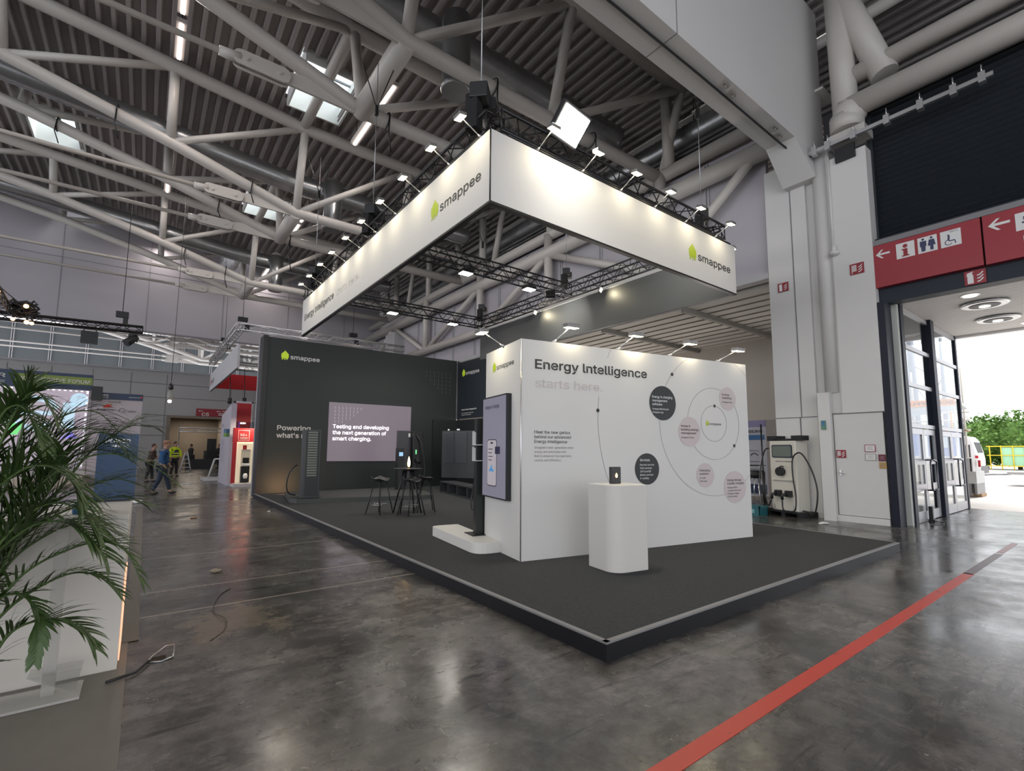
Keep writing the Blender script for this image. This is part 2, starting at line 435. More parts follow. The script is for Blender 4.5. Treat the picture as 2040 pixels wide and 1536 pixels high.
# opening behind the C5 sign, with a beige lining and a dark room
M_beige = mat('beige_lining', (0.24, 0.20, 0.16), 0.8, vary=0.1)
mb = MB().box(1.15, 43.7, 0, 1.38, 43.99, 3.9).box(1.38, 43.7, 3.72, 5.6, 43.99, 3.9)
struct('door_1', mb, M_beige)
mb = MB().box(1.3, 48, 0, 5.2, 48.1, 4.0).box(1.2, 44.3, 0, 1.3, 48, 4.0).box(4.8, 44.3, 0, 4.9, 48, 4.0).box(1.2, 44.3, 3.9, 4.9, 48, 4.0)
struct('wall_back_room', mb, M_beige)
T = thing('room_fill_light', 'added fill light under the ceiling of the beige room behind the C5 doorway', 'ceiling lamp', (3, 46, 3.8))  # no lamp known here; added to brighten the room behind the doorway
put('tray', MB().box(2.2, 45.9, 3.82, 3.8, 46.1, 3.9), M_white, T); lamp(T, (3, 46, 3.78), (0, 0, -1), 70, size=1.4, size_y=.2, col=(1, .88, .72))
struct('trim_13', MB().box(1.2, 44.2, -.1, 4.9, 48, 0), mat('dim_floor', (0.06, 0.055, 0.05), 0.5))
# big lilac divider wall hanging in front of the far end
mb = MB().box(-26, 33, 7.85, 12.9, 33.25, 17.0)
struct('wall_upper_far', mb, M_wallg)
mb = MB()
for x in [-22+3.6*i for i in range(10)]: mb.box(x-.008, 32.985, 7.9, x+.008, 33, 16)
mb.box(-26, 32.96, 7.8, 12.9, 33, 7.90).box(-26, 32.985, 11.2, 12.9, 33, 11.22)
struct('trim_4', mb, mat('divider_edge', (0.22, 0.21, 0.23), 0.7))

# ---------------------------------------------------------------- right side wall, upper part
mb = MB().box(12.45, 5.56, 5.95, 12.6, 33, 9.75)
struct('wall_upper_right', mb, M_wallg)
mb = MB()
for y in [7.2+2.05*i for i in range(13)]: mb.box(12.40, y-.07, 5.95, 12.45, y-.02, 9.7).box(12.40, y+.03, 5.95, 12.45, y+.08, 9.7)
mb.box(12.3, 5.56, 5.85, 12.6, 44, 6.0)
struct('trim_5', mb, mat('pale_mullion', (0.4,)*3))
# aisle under it: ribbed low ceiling and a beige wall
mb = MB(); x = 12.75
while x < 18.5:
    mb.box(x, 5.56, 5.76, x+.41, 44, 5.90); x += .55
struct('trim_12', mb, mat('aisle_batten', (0.50, 0.48, 0.45), 0.55))
mb = MB(); x = 99
while x < 18.6:
    mb.add([(x, 5.5, 5.9), (x+.30, 5.5, 5.9), (x+.30, 44, 5.9), (x, 44, 5.9)], [(3, 2, 1, 0)])
    mb.add([(x+.30, 5.5, 5.9), (x+.38, 5.5, 5.70), (x+.38, 44, 5.70), (x+.30, 44, 5.9)], [(3, 2, 1, 0)])
    mb.add([(x+.38, 5.5, 5.70), (x+.50, 5.5, 5.9), (x+.50, 44, 5.9), (x+.38, 44, 5.70)], [(3, 2, 1, 0)])
    x += .5
mb.box(12.6, 5.56, 5.90, 18.7, 44, 6.03)
struct('trim_6', mb, mat('aisle_gap_shade', (0.10, 0.095, 0.09), 0.55, metal=0.1))  # dark colour stands in for shade in the gaps between battens
M_aisle = mat('beige_plaster', (0.50, 0.46, 0.42), 0.8, vary=0.03, vscale=0.5)
struct('wall_right', MB().box(18.5, 5.6, 0, 18.7, 44, 6.0), M_aisle)
struct('wall_outer_right', MB().box(24, 2, 5.9, 24.2, 44, 14), mat('dim_grey_sheet', (0.14, 0.14, 0.15), 0.7))
struct('trim_7', MB().box(12.6, 5.3, 6.05, 24, 44, 6.1), mat('dim_grey_sheet', (0.14,)*3))
for i, y in enumerate([8.2, 11.4, 14.6, 17.8, 24.0]):
    mb = MB().box(12.6, y-.07, 5.62, 18.5, y+.07, 5.78)
    struct('trim_%d' % (20+i), mb, mat('aisle_beam', (0.25, 0.24, 0.22), 0.6))

for i, y in enumerate((9.5, 14.5, 21.0)):  # unseen fill lights added to brighten the aisle wall and ceiling
    T = thing('fill_uplighter', 'added unseen fill light on a tripod in the side aisle, %s from the pier' % ORD[i], 'fill light', (16, y, 0), 'added fill lights in the side aisle')
    put('stand', MB().tube((16, y, 0.02), (16, y, 1.5), .02, 8).tube((16, y, .5), (16.35, y, 0.01), .012, 6).tube((16, y, .5), (15.8, y+.3, 0.01), .012, 6).tube((16, y, .5), (15.8, y-.3, 0.01), .012, 6), M_black, T)
    put('globe', MB().ball((16, y, 1.62), .12), mat('globe_lit', (1, 1, 1), .4, emit=(1, .93, .85), estr=6), T)
    lamp(T, (16, y, 1.85), (0, 0, 1), 250, size=.1, kind='POINT', col=(1, .92, .84))

# ---------------------------------------------------------------- pier by the entrance
mb = MB()
mb.box(12.3, 4.62, 0, 12.7, 5.55, 8.6).box(12.4, 4.30, 0, 12.7, 4.62, 8.6).box(12.1, 3.30, 2.33, 12.7, 4.05, 8.15).box(12.2, 4.05, 2.33, 12.7, 4.30, 8.6)
mb.box(12.0, 4.26, 0, 12.35, 4.50, 2.8)
struct('wall_pier', mb, M_wallw)
struct('door_2', MB().box(12.12, 3.34, 0.14, 12.30, 4.24, 2.31), mat('white_door', (0.62, 0.61, 0.60), 0.45, vary=0.03))
struct('baseboard_right', MB().box(12.10, 3.34, 0, 12.34, 4.26, 0.13), M_wallw)
mb = MB().box(12.285, 4.63, 2.285, 12.30, 5.55, 2.30).box(12.285, 4.98, 0.02, 12.30, 5.0, 2.29).box(12.285, 4.95, 2.3, 12.30, 4.965, 8.5)
mb.box(12.105, 3.33, 2.31, 12.13, 4.25, 2.335)
struct('trim_8', mb, mat('panel_joint', (0.16,)*3))
# shallow round pilaster on the pier
mb = MB().tube((12.33, 4.25, 2.8), (12.33, 4.25, 8.5), 0.19, 20)
struct('trim_9', mb, M_wallw)
o = solo('downpipe', MB().tube((12.08, 4.02, 5.95), (12.08, 4.02, 8.2), 0.028).ball((12.05, 4.0, 5.92), .11, sc=(1, 1, .55)).tube((12.05, 4.0, 5.9), (12.05, 4.0, 6.1), .05), M_wallw,
         'white vertical pipe with a round bowl shaped end on the entrance pier', 'pipe')
o = thing('door_lever', 'grey lever handle on the flush white door in the pier', 'door handle', (12.1, 4.16, 1.0))
put('lever', MB().tube((12.1, 4.16, 1.03), (12.05, 4.16, 1.03), .012).tube((12.05, 4.17, 1.03), (12.05, 4.04, 1.03), .010), M_alu, o)
put('plate', MB().box(12.094, 4.14, .98, 12.10, 4.18, 1.10), M_alu, o)

# ---------------------------------------------------------------- boxed beam overhead
mb = MB().box(-3, 4.38, 8.6, 13.2, 5.02, 8.62)
mb = MB()
mb.prism([(-3, 4.38), (12.95, 4.38), (12.95, 5.02), (-3, 5.02)], 8.6, 12.6)
beam = struct('wall_beam', mb, M_wallw)
mb = MB()
for x in (1.6, 6.8):
    mb.box(x-.008, 4.372, 8.6, x+.008, 4.38, 12.6).box(x-.008, 4.372, 8.592, x+.008, 5.02, 8.6)
struct('trim_10', mb, mat('thin_joint', (0.22, 0.21, 0.21), 0.8))
# capital where the beam meets the pier
mb = MB(); mb.add([(11.3, 4.38, 8.6), (12.9, 4.38, 8.6), (12.9, 5.02, 8.6), (11.3, 5.02, 8.6), (12.1, 4.3, 7.9), (12.7, 4.3, 7.9), (12.7, 5.02, 7.9), (12.1, 5.02, 7.9)],
       [(0, 1, 5, 4), (1, 2, 6, 5), (2, 3, 7, 6), (3, 0, 4, 7), (4, 5, 6, 7), (3, 2, 1, 0)])
struct('trim_11', mb, M_wallw)
cab = MB().path([(-3, 4.66, 8.575), (5.4, 4.66, 8.575), (8, 4.65, 8.57), (11.2, 4.66, 8.55), (11.9, 4.55, 8.4), (12.05, 4.35, 8.4), (12.05, 4.2, 8.42)], 0.022, 8)
solo('overhead_cable', cab, M_black, 'thick black cable running along the underside of the white boxed beam', 'cable')
for i, (x, y) in enumerate(((8.55, 4.55), (8.9, 4.6), (10.6, 4.56), (10.95, 4.62))):
    mb = MB().box(x-.09, y-.10, 8.56, x+.09, y-.04, 8.59).tube((x, y-.07, 8.58), (x, y-.07, 8.50), .015)
    solo('beam_bracket', mb, mat('dull_bracket', (0.28, 0.26, 0.24), 0.6), 'small grey bracket under the boxed beam, %s from the middle of the hall' % ORD[i], 'bracket', 'brackets under the boxed beam')

# ================================================================ roof trusses
def roof_truss(yc, side, nth):
    lab = 'white tubular roof truss, %s counted from the boxed beam' % ORD[nth]
    yl = yc + side*1.30; yu = yc + side*2.1
    T = thing('roof_truss', lab, 'roof truss', (12.2, yl, 9.9), 'white roof trusses across the hall')
    low = [(12.3, 9.9), (7.73, 9.84), (3.75, 9.84), (0.02, 11.0), (-3.75, 12.0), (-7.5, 12.75), (-11.25, 13.3), (-18, 13.9)]
    upr = [(12.3, 12.42), (7.73, 12.5), (3.75, 12.58), (0.0, 12.98), (-3.75, 13.38), (-7.5, 13.78), (-11.25, 14.1), (-18, 14.8)]
    put('lower_chord', MB().path([(x, yl, z) for x, z in low], 0.175, 14), M_steel, T)
    put('upper_chord', MB().path([(x, yu, z) for x, z in upr], 0.20, 14), M_steel, T)
    for i in range(0, 6):
        put('post', MB().tube((low[i][0], yl, low[i][1]), (upr[i][0], yu, upr[i][1]), 0.135, 12), M_steel, T)
    for i in range(1, 6):
        put('diagonal', MB().tube((low[i][0], yl, low[i][1]), (upr[i-1][0], yu, upr[i-1][1]), 0.11, 12), M_steel, T)
    # tie rod with its fork plates and gusset
    put('tie_rod', MB().tube((-18, yl, 9.84), (1.05, yl, 9.84), 0.065, 10), M_steel, T)
    g = MB(); pts = []
    for a in range(9): pts.append((0.95+0.16-0.16*math.sin(math.pi*a/8)*1.0, 9.84+0.17*math.cos(math.pi*a/8)))
    pts += [(1.95, 9.66), ] ; pts2 = [(2.05, 9.70), (2.1, 9.84), (2.05, 9.98), (1.95, 10.02)]
    for dy in (-.10, .07):
        ring = [(x, yl+dy, z) for x, z in pts+pts2]
        g.slab(ring, (0, 1, 0), 0.03)
    g.tube((1.2, yl-.14, 9.84), (1.2, yl+.14, 9.84), .05, 10).tube((1.85, yl-.14, 9.84), (1.85, yl+.14, 9.84), .05, 10).tube((0.7, yl, 9.84), (1.1, yl, 9.84), .1, 10, r1=.13)
    put('fork_plate', g, M_steel, T)
    g = MB().slab([(1.7, yl-.03, 9.72), (3.75, yl-.03, 9.70), (3.75, yl-.03, 9.95), (2.6, yl-.03, 10.1), (1.75, yl-.03, 9.97)], (0, 1, 0), .06)
    put('gusset', g, M_steel, T)
    return T
for i, yc in enumerate((9.93, 19.10, 28.30, 46.45, 55.1)):
    roof_truss(yc, -1, 2*i)
    roof_truss(yc, +1, 2*i+1)
    if i < 3:
        for j, x in enumerate((3.75,)):
            z = 9.84 if x > 0 else 12.0
            solo('cross_beam', MB().tube((x, yc-1.35, z), (x, yc+1.35, z), .23, 16), M_steel,
                 'short thick white tube joining the %s pair of roof trusses, %s node' % (ORD[i], 'nearer the red entrance signs' if x > 0 else 'farther from the entrance'), 'roof beam', 'tubes joining paired trusses')
            x2 = x+0.05; zz = zdeck(x2)-.22
            solo('purlin', MB().tube((x2-.1, yc+2.2, zz), (x2-.1, yc+7.0, zz), .16, 12), M_steel,
                 'pale purlin under the deck behind the %s truss pair, %s' % (ORD[i], 'right one' if x > 0 else 'left one'), 'roof beam', 'purlins between truss pairs')

# long side truss on the pier line
T = thing('side_truss', 'white tubular long truss above the dark side wall', 'roof truss', (12.2, 15.0, 6.9))
put('lower_tube', MB().tube((12.12, 5.06, 9.15), (12.12, 32.9, 9.15), 0.25, 16), M_steel, T)
put('upper_tube', MB().tube((12.25, 5.06, 9.95), (12.25, 32.9, 9.95), 0.20, 16), M_steel, T)
put('bottom_tube', MB().tube((12.12, 8.5, 6.95), (12.12, 27.88, 6.95), 0.19, 16), M_steel, T)
put('bottom_tube', MB().tube((12.12, 29.32, 6.95), (12.12, 32.9, 6.95), 0.19, 16), M_steel, T)
for y in (8.55, 13.75, 18.6, 24.1): put('post', MB().tube((12.12, y, 6.95), (12.12, y, 9.9), .17, 12), M_steel, T)
for (ya, za, yb, zb) in ((5.6, 9.15, 8.4, 6.95), (13.75, 9.1, 8.9, 6.95), (13.75, 9.1, 18.4, 6.95), (18.6, 9.1, 24.0, 6.95), (28.4, 9.1, 24.2, 6.95), (28.6, 9.1, 32.5, 6.95)):
    put('diagonal', MB().tube((12.12, ya, za), (12.12, yb, zb), .13, 12), M_steel, T)
for y in (8.3, 13.75, 18.6, 24.1, 28.6): put('upper_post', MB().tube((12.25, y, 9.9), (12.3, y+.1, 12.5), .17, 12), M_steel, T)
T = thing('entrance_truss', 'white tube truss above the louvres with a round bearing head on the pier', 'roof truss', (12.2, 3.6, 8.6))
put('lower_tube', MB().tube((12.12, -5, 9.15), (12.12, 3.7, 9.15), 0.25, 16), M_steel, T)
put('upper_tube', MB().tube((12.25, -5, 9.95), (12.25, 3.7, 9.95), 0.20, 16), M_steel, T)
put('upper_diagonal', MB().tube((12.25, 2.9, 9.6), (12.25, 3.75, 12.6), .26, 14), M_steel, T)
mb = MB().tube((12.15, 3.62, 8.75), (12.25, 3.7, 12.6), .25, 16).tube((12.15, 3.62, 8.65), (12.15, 3.62, 9.0), .33, 16).ball((12.15, 3.55, 9.05), .34)
put('bearing_head', mb, M_steel, T)
mb = MB().box(11.98, 3.25, 8.42, 12.5, 3.98, 8.62).box(12.02, 3.35, 8.62, 12.45, 3.92, 8.68)
put('bearing_plate', mb, mat('pale_plate', (0.55, 0.53, 0.5), .5), T)
# rear part of the roof seen beyond the side truss
mb = MB()
for y0 in (8.6, 17.8, 27):
    mb.tube((12.3, y0, 12.4), (24, y0, 12.3), .2, 10)
solo('aisle_roof_beams', MB().tube((14, 2, 12.6), (14, 42, 12.6), .15, 10), M_steel, 'pale tube under the deck beyond the side truss', 'roof beam')

# columns
for i, (x0, y0, s, z) in enumerate(((11.95, 28.0, 1.3, 9.0),)):
    o = thing('column', 'tall square white column behind the dark stand wall', 'column', (12.5, 28.6, 0))
    put('shaft', MB().box(11.9, 27.9, 0, 13.1, 29.3, 8.75), mat('pale_column_paint', (0.5, 0.49, 0.5), .6), o)
    put('capital', MB().lathe([(.34, 0), (.34, .12), (.22, .16), (.22, .5)], (12.4, 28.6, 8.75), 16), M_steel, o)

# ---------------------------------------------------------------- air ducts
def duct(y, x0, x1, z, r, lab, drop=None):
    T = thing('air_duct', lab, 'duct', ((x0+x1)/2, y, z-r))
    pts = []; rad = []
    n = int((x1-x0)/0.12)
    for i in range(n+1):
        pts.append((x0+(x1-x0)*i/n, y, z + (0.10*max(0, 3.75-(x0+(x1-x0)*i/n))))); rad.append(r if i % 2 else r*0.97)
    put('spiral_pipe', MB().path(pts, r, 20, True, rad), M_galv, T)
    for dx in (drop or []):
        zz = z + 0.10*max(0, 3.75-dx)
        put('outlet', MB().lathe([(.33, 0), (.36, .05), (.36, .15), (.33, .2), (.33, 1.0), (.33, zz-z+1.9)], (dx, y-.62, z-1.75), 24).tube((dx, y-.62, zz+.1), (dx, y, zz+.1), .3, 14), M_galv, T)
    return T
duct(9.9, -14, 11.6, 11.6, 0.42, 'large galvanised spiral duct nearest the boxed beam, under the roof', [5.3])
duct(19.1, -14, 11.6, 11.6, 0.38, 'galvanised spiral duct under the roof, second from the boxed beam', [5.2])
duct(28.3, -14, 11.6, 11.6, 0.38, 'galvanised spiral duct near the lilac wall, farthest of the three', [5.0])
n = 260; pts = [(13.2, 5.4+27*i/n, 11.4) for i in range(n+1)]
T = thing('side_duct', 'ribbed galvanised duct running beyond the side truss', 'duct', (13.2, 17, 11.0))
put('ribbed_pipe', MB().path(pts, .42, 18, True, [.42 if i % 2 else .385 for i in range(n+1)]), M_galv, T)
for yy in (8, 14, 20, 26): put('hanger', MB().tube((13.2, yy, 11.8), (13.2, yy, 12.95), .015, 6), M_black, T)
put('service_rail', MB().box(12.75, 5.4, 10.75, 12.83, 32, 10.85).box(12.6, 5.4, 10.5, 12.7, 32, 10.58), M_galv, T)
for i, yy in enumerate((4.2, 6.9)):
    solo('air_outlet_box', MB().box(12.6, yy, 10.3+i*1.4, 13.3, yy+.8, 10.36+i*1.4), M_white, 'pale square outlet panel hanging beyond the side truss, %s' % ('lower one by the beam' if i == 0 else 'upper one'), 'ceiling panel')

# ---------------------------------------------------------------- line lights under the deck
M_tube = mat('lit_tube', (1, 1, 1), 0.5, emit=(1.0, 0.84, 0.78), estr=4.5)
kk = 0
for x in (5.2, 0.05):
    for c in range(3):
        for s_, (a, b_) in enumerate(((12.75, 14.35), (14.75, 16.2))):
            y0 = a+9.2*c; y1 = b_+9.2*c; z = 12.15 if x > 3 else 12.7
            T = thing('line_light', 'lit linear tube lamp, %s row, %s along it from the boxed beam' % ('right' if x > 3 else 'left', ORD[2*c+s_]), 'ceiling lamp', (x, (y0+y1)/2, z), 'linear lamps under the roof')
            put('housing', MB().box(x-.12, y0-.05, z+.04, x+.12, y1+.05, z+.16), M_steel, T)
            put('tube', MB().box(x-.045, y0, z, x+.045, y1, z+.04), M_tube, T)
            put('hanger', MB().tube((x, y0+.2, z+.16), (x, y0+.2, zdeck(x)+.1), .012, 6).tube((x, y1-.2, z+.16), (x, y1-.2, zdeck(x)+.1), .012, 6), M_black, T)
            lamp(T, (x, (y0+y1)/2, z-.03), (0, 0, -1), 45, size=.07, size_y=y1-y0, col=(1, .9, .84))
            kk += 1

# ---------------------------------------------------------------- straps, chains and cables hung from the tubes
i = 0
for (x, y, z, ln) in ((9.1, 8.6, 10.05, .45), (5.9, 8.63, 10.05, .8), (2.3, 17.8, 10.5, .6), (4.4, 11.23, 10.05, .9), (-1.3, 17.8, 11.6, .9),
                      (0.9, 26.95, 10.95, .7), (2.6, 26.95, 10.4, .9), (1.6, 20.4, 10.7, .5), (4.1, 20.4, 10.05, 1.3), (-2.9, 20.4, 12.0, .7), (6.3, 26.97, 10.05, .7)):
    i += 1
    mb = MB(); rr = .215
    mb.path([(x+.02*math.sin(a), y+rr*math.cos(a), z-.2+rr*math.sin(a)) for a in [2*math.pi*q/14 for q in range(15)]], .02, 6)
    mb.path([(x, y-rr, z-.2), (x-.03, y-rr-.02, z-.2-ln*.5), (x+.08, y-rr+.05, z-.2-ln)], .018, 6)
    solo('lifting_strap', mb, M_black, 'black lifting strap looped round a roof tube, %s from the boxed beam' % ORD[min(i-1, 11)] , 'strap', 'black straps on the roof trusses')
# ================================================================ entrance: louvre wall, signs, porch, glass doors
M_louv = mat('dark_blue_louvre', (0.022, 0.027, 0.034), 0.45)
mb = MB(); z = 6.1
while z < 9.3:
    mb.add([(12.56, -10, z), (12.56, 3.34, z), (12.48, 3.34, z+.06), (12.48, -10, z+.06)], [(0, 1, 2, 3)])
    mb.add([(12.48, -10, z+.06), (12.48, 3.34, z+.06), (12.56, 3.34, z+.12), (12.56, -10, z+.12)], [(0, 1, 2, 3)])
    z += .12
mb.box(12.56, -10, 6.05, 12.75, 3.34, 9.35).box(12.44, 3.26, 5.98, 12.56, 3.36, 9.3)
struct('wall_louvre', mb, M_louv)
M_lint = mat('dark_navy_lintel', (0.012, 0.018, 0.03), 0.5, spec=.3)
struct('trim_30', MB().box(12.28, -10, 4.62, 12.6, 3.3, 6.05), M_lint)
struct('trim_31', MB().box(12.14, -10, 5.86, 12.28, 3.35, 5.97), mat('grey_gutter', (0.20, 0.20, 0.21), 0.5))
frR = lambda y, z: frame((12.13, y, z), (0, -1, 0), (0, 0, 1))     # faces the hall, x runs to the right
def arrow_sign(y0, y1, z0, z1, name, lab):
    T = thing(name, lab, 'sign', (12.2, (y0+y1)/2, z0))
    put('panel', MB().box(12.13, min(y0, y1), z0, 12.27, max(y0, y1), z1), M_red, T)
    return T
T = arrow_sign(3.33, 1.64, 4.94, 5.85, 'direction_sign', 'red direction sign with info, toilet and wheelchair pictograms by the pier')
fr = frR(3.33, 4.94)
M_pic = mat('sign_white', (0.72, 0.72, 0.72), .5); M_pici = mat('pictogram_blue', (0.03, 0.035, 0.10), .5); M_picr = mat('pictogram_red', (0.27, .017, .028), .5)
def arrow(a, b, s, T, fr):
    mb = MB()
    flat(mb, fr, [(a, b), (a+s*.45, b+s*.42), (a+s*.62, b+s*.42), (a+s*.30, b+s*.10), (a+s*1.1, b+s*.10), (a+s*1.1, b-s*.08), (a+s*.30, b-s*.08), (a+s*.62, b-s*.42), (a+s*.45, b-s*.42)])
    put('arrow', mb, M_pic, T)
arrow(.07, .70, .22, T, fr)
for (a, nm) in ((.42, 'i'), (.77, 'p'), (1.12, 'w')):
    mb = MB(); flat(mb, fr, [(a, .28+.22), (a+.30, .50), (a+.30, .82), (a, .82)]); PL_ = put('pictogram_plate', mb, M_pic, T)
    mb = MB(); d = .006
    if nm == 'i':
        flat(mb, fr, disc2(a+.15, .745, .04, 16), d); flat(mb, fr, [(a+.09, .53), (a+.21, .53), (a+.21, .555), (a+.185, .555), (a+.185, .69), (a+.09, .69), (a+.09, .665), (a+.115, .665), (a+.115, .555), (a+.09, .555)], d)
        put('pictogram', mb, M_picr, PL_)
    elif nm == 'p':
        for c, sk in ((a+.085, 0), (a+.215, 1)):
            flat(mb, fr, disc2(c, .775, .022, 14), d)
            if sk: flat(mb, fr, [(c-.06, .62), (c+.06, .62), (c+.04, .74), (c-.04, .74)], d); flat(mb, fr, [(c-.025, .53), (c+.025, .53), (c+.025, .62), (c-.025, .62)], d)
            else: flat(mb, fr, [(c-.05, .63), (c-.035, .63), (c-.03, .53), (c+.03, .53), (c+.035, .63), (c+.05, .63), (c+.05, .74), (c-.05, .74)], d)
        put('pictogram', mb, M_pici, PL_)
    else:
        write(mb, fr, 'WC', a+.14, .77, .07, width=.13, d=.006)
        flat(mb, fr, disc2(a+.12, .72, .018, 12), d); flat(mb, fr, [(a+.10, .62), (a+.13, .62), (a+.14, .70), (a+.11, .70)], d)
        flat(mb, fr, [(a+.12, .60), (a+.20, .60), (a+.21, .54), (a+.225, .545), (a+.21, .62), (a+.12, .62)], d)
        arc(mb, fr, a+.115, .585, .05, 100, 330, .012, 24, d=.008)
        put('pictogram', mb, M_pici, PL_)
T = arrow_sign(1.61, -2.2, 4.93, 5.85, 'direction_sign', 'red direction sign starting with Ko and Co, cut off by the right edge')
fr = frR(1.61, 4.93)
arrow(.07, .70, .26, T, fr)
mb = MB(); flat(mb, fr, [(.42, .48), (.90, .48), (.90, .80), (.42, .80)]); put('pictogram_plate', mb, M_pic, T)
mb = MB(); flat(mb, fr, [(.50, .60), (.86, .60), (.86, .63), (.50, .63)], .006); flat(mb, fr, [(.58, .64), (.78, .64), (.78, .74), (.58, .74)], .006)
flat(mb, fr, [(.52, .66), (.55, .66), (.55, .72), (.52, .72)], .006); put('pictogram', mb, M_pici, T)
mb = MB(); write(mb, fr, 'Ko', .50, .27, .20, width=.22, bold=.02); write(mb, fr, 'Co', .50, .09, .20, width=.22, bold=.02)
put('lettering', mb, M_pic, T)

def fire_sign(x, y, z, s, sz, lab, kind, xd=(0, -1, 0), n=(-1, 0, 0)):
    T = thing('fire_sign', lab, 'fire sign', (x, y, z))
    fr = frame((x, y, z), xd, (0, 0, 1))
    mb = MB(); flat(mb, fr, [(0, 0), (s, 0), (s, sz), (0, sz)], 0.0, .012); put('plate', mb, M_picr, T)
    mb = MB(); d = .014
    if kind == 'ext':
        flat(mb, fr, [(s*.14, sz*.08), (s*.42, sz*.08), (s*.42, sz*.66), (s*.36, sz*.78), (s*.44, sz*.92), (s*.14, sz*.84), (s*.10, sz*.62), (s*.2, sz*.74), (s*.14, sz*.66)], d)
    else:
        for q in range(5): flat(mb, fr, [(s*.12, sz*(.28+.12*q)), (s*.48, sz*(.28+.12*q)), (s*.48, sz*(.36+.12*q)), (s*.12, sz*(.36+.12*q))], d)
        flat(mb, fr, [(s*.14, sz*.06), (s*.18, sz*.06), (s*.18, sz*.28), (s*.14, sz*.28)], d)
    for q in range(3):
        b = sz*(.12+.22*q); flat(mb, fr, [(s*.58, b), (s*.72, b+sz*.02), (s*.90, b+sz*.22), (s*.86, b+sz*.28), (s*.70, b+sz*.10), (s*.60, b+sz*.08)], d)
    put('symbol', mb, M_pic, T)
fire_sign(12.28, 5.33, 5.40, .24, .22, 'small red fire extinguisher sign high on the left part of the pier', 'ext')
fire_sign(12.09, 3.73, 5.33, .26, .24, 'small red hose reel sign high on the pier beside the red direction sign', 'hose')
fire_sign(12.26, 1.94, 4.64, .30, .27, 'dark red extinguisher sign under the joint of the two direction signs', 'ext')
fire_sign(12.11, 4.22, 1.36, .18, .17, 'red fire call point sign on the white door of the pier', 'hose')
for (y, z, wd, h, m, lab, nm) in ((3.69, 1.49, .19, .15, M_pic, 'white notice framed in red on the door, the upper of two', 'notice'), (3.69, 1.31, .19, .14, M_pic, 'white notice with a thin grey frame under the red framed one', 'notice'),
                         (3.46, 1.30, .125, .14, mat('maroon', (.14, .02, .04), .5), 'maroon square notice on the right of the white notices', 'notice'), (3.455, 1.15, .125, .13, mat('ochre', (.42, .27, .08), .5), 'ochre yellow square notice at the bottom of the notices', 'notice')):
    T = thing(nm, lab, 'notice', (12.11, y, z))
    fr = frame((12.11, y, z), (0, -1, 0), (0, 0, 1))
    fm = M_picr if 'upper' in lab else (mat('thin_grey', (.3, .3, .3), .6) if 'thin' in lab else m)
    mb = MB(); flat(mb, fr, [(0, 0), (wd, 0), (wd, h), (0, h)], 0, .006); put('frame', mb, fm, T)
    if m is M_pic:
        mb = MB(); flat(mb, fr, [(.012, .012), (wd-.012, .012), (wd-.012, h-.012), (.012, h-.012)], .006, .002); put('sheet', mb, m, T)
    mb = MB()
    for q in range(3): flat(mb, fr, [(wd*.22, h*(.3+.18*q)), (wd*(.8-.1*(q % 2)), h*(.3+.18*q)), (wd*(.8-.1*(q % 2)), h*(.36+.18*q)), (wd*.22, h*(.36+.18*q))], .009, .001)
    put('lines', mb, mat('notice_print', (.35, .28, .28), .7), T)
T = thing('wall_thermostat', 'small blue and green box on the white wall beside the door', 'control box', (12.0, 4.42, 2.0))
fr = frame((11.995, 4.44, 1.98), (0, -1, 0), (0, 0, 1))
mb = MB(); flat(mb, fr, [(0, 0), (.09, 0), (.09, .20), (0, .20)], 0, .03); put('body', mb, mat('green_box', (.10, .25, .18), .5), T)
mb = MB(); flat(mb, fr, [(.015, .09), (.075, .09), (.075, .18), (.015, .18)], .031, .003); put('face', mb, mat('blue_face', (.05, .16, .35), .4), T)

# crane rail fixed to the pier in front of the louvres
T = thing('overhead_rail', 'grey conductor rail with clamp blocks in front of the louvre wall', 'rail', (11.95, 3, 8.35))
put('rail', MB().box(11.90, 1.25, 8.36, 11.97, 4.35, 8.44), M_alu, T)
for y in (4.22, 3.95, 3.45, 2.85, 2.3, 1.8, 1.4):
    put('clamp', MB().box(11.87, y-.05, 8.30, 12.0, y+.05, 8.50).tube((11.93, y, 8.5), (11.93, y, 8.66), .012, 6), M_alu, T)
solo('junction_box', MB().box(12.02, 3.48, 7.98, 12.098, 3.86, 8.30), M_blackp, 'dark square box on the pier under the clamps of the grey rail', 'box')

# porch ceiling, lights, air vents
M_porch = mat('porch_slats', (0.86, 0.83, 0.81), 0.55)
mb = MB(); x = 12.6
while x < 17.7:
    mb.box(x, -10, 4.66, x+.185, 3.16, 4.72); x += .2
mb.box(12.6, -10, 4.72, 17.75, 3.2, 4.9).box(17.6, -10, 4.6, 17.75, 3.2, 4.9)
struct('trim_32', mb, M_porch)
struct('trim_33', MB().box(13.4, -1.2, 4.645, 13.75, 1.1, 4.665), mat('dark_recess', (.09, .085, .085), .7))
M_dl = mat('lit_downlight', (1, 1, 1), .5, emit=(1, .93, .82), estr=3.0)
for i, (x, y) in enumerate(((13.14, 2.02), (17.0, 1.62), (13.1, -1.0))):
    T = thing('downlight', 'round lit downlight in the slatted porch ceiling, ' + ('nearest the red sign' if i == 0 else 'near the outer edge' if i == 1 else 'beyond the right picture edge'), 'ceiling lamp', (x, y, 4.62))
    put('lens', MB().lathe([(.11, 0), (.11, .02)], (x, y, 4.635), 20), M_dl, T); put('ring', MB().lathe([(.15, 0), (.15, .012)], (x, y, 4.65), 20), M_alu, T)
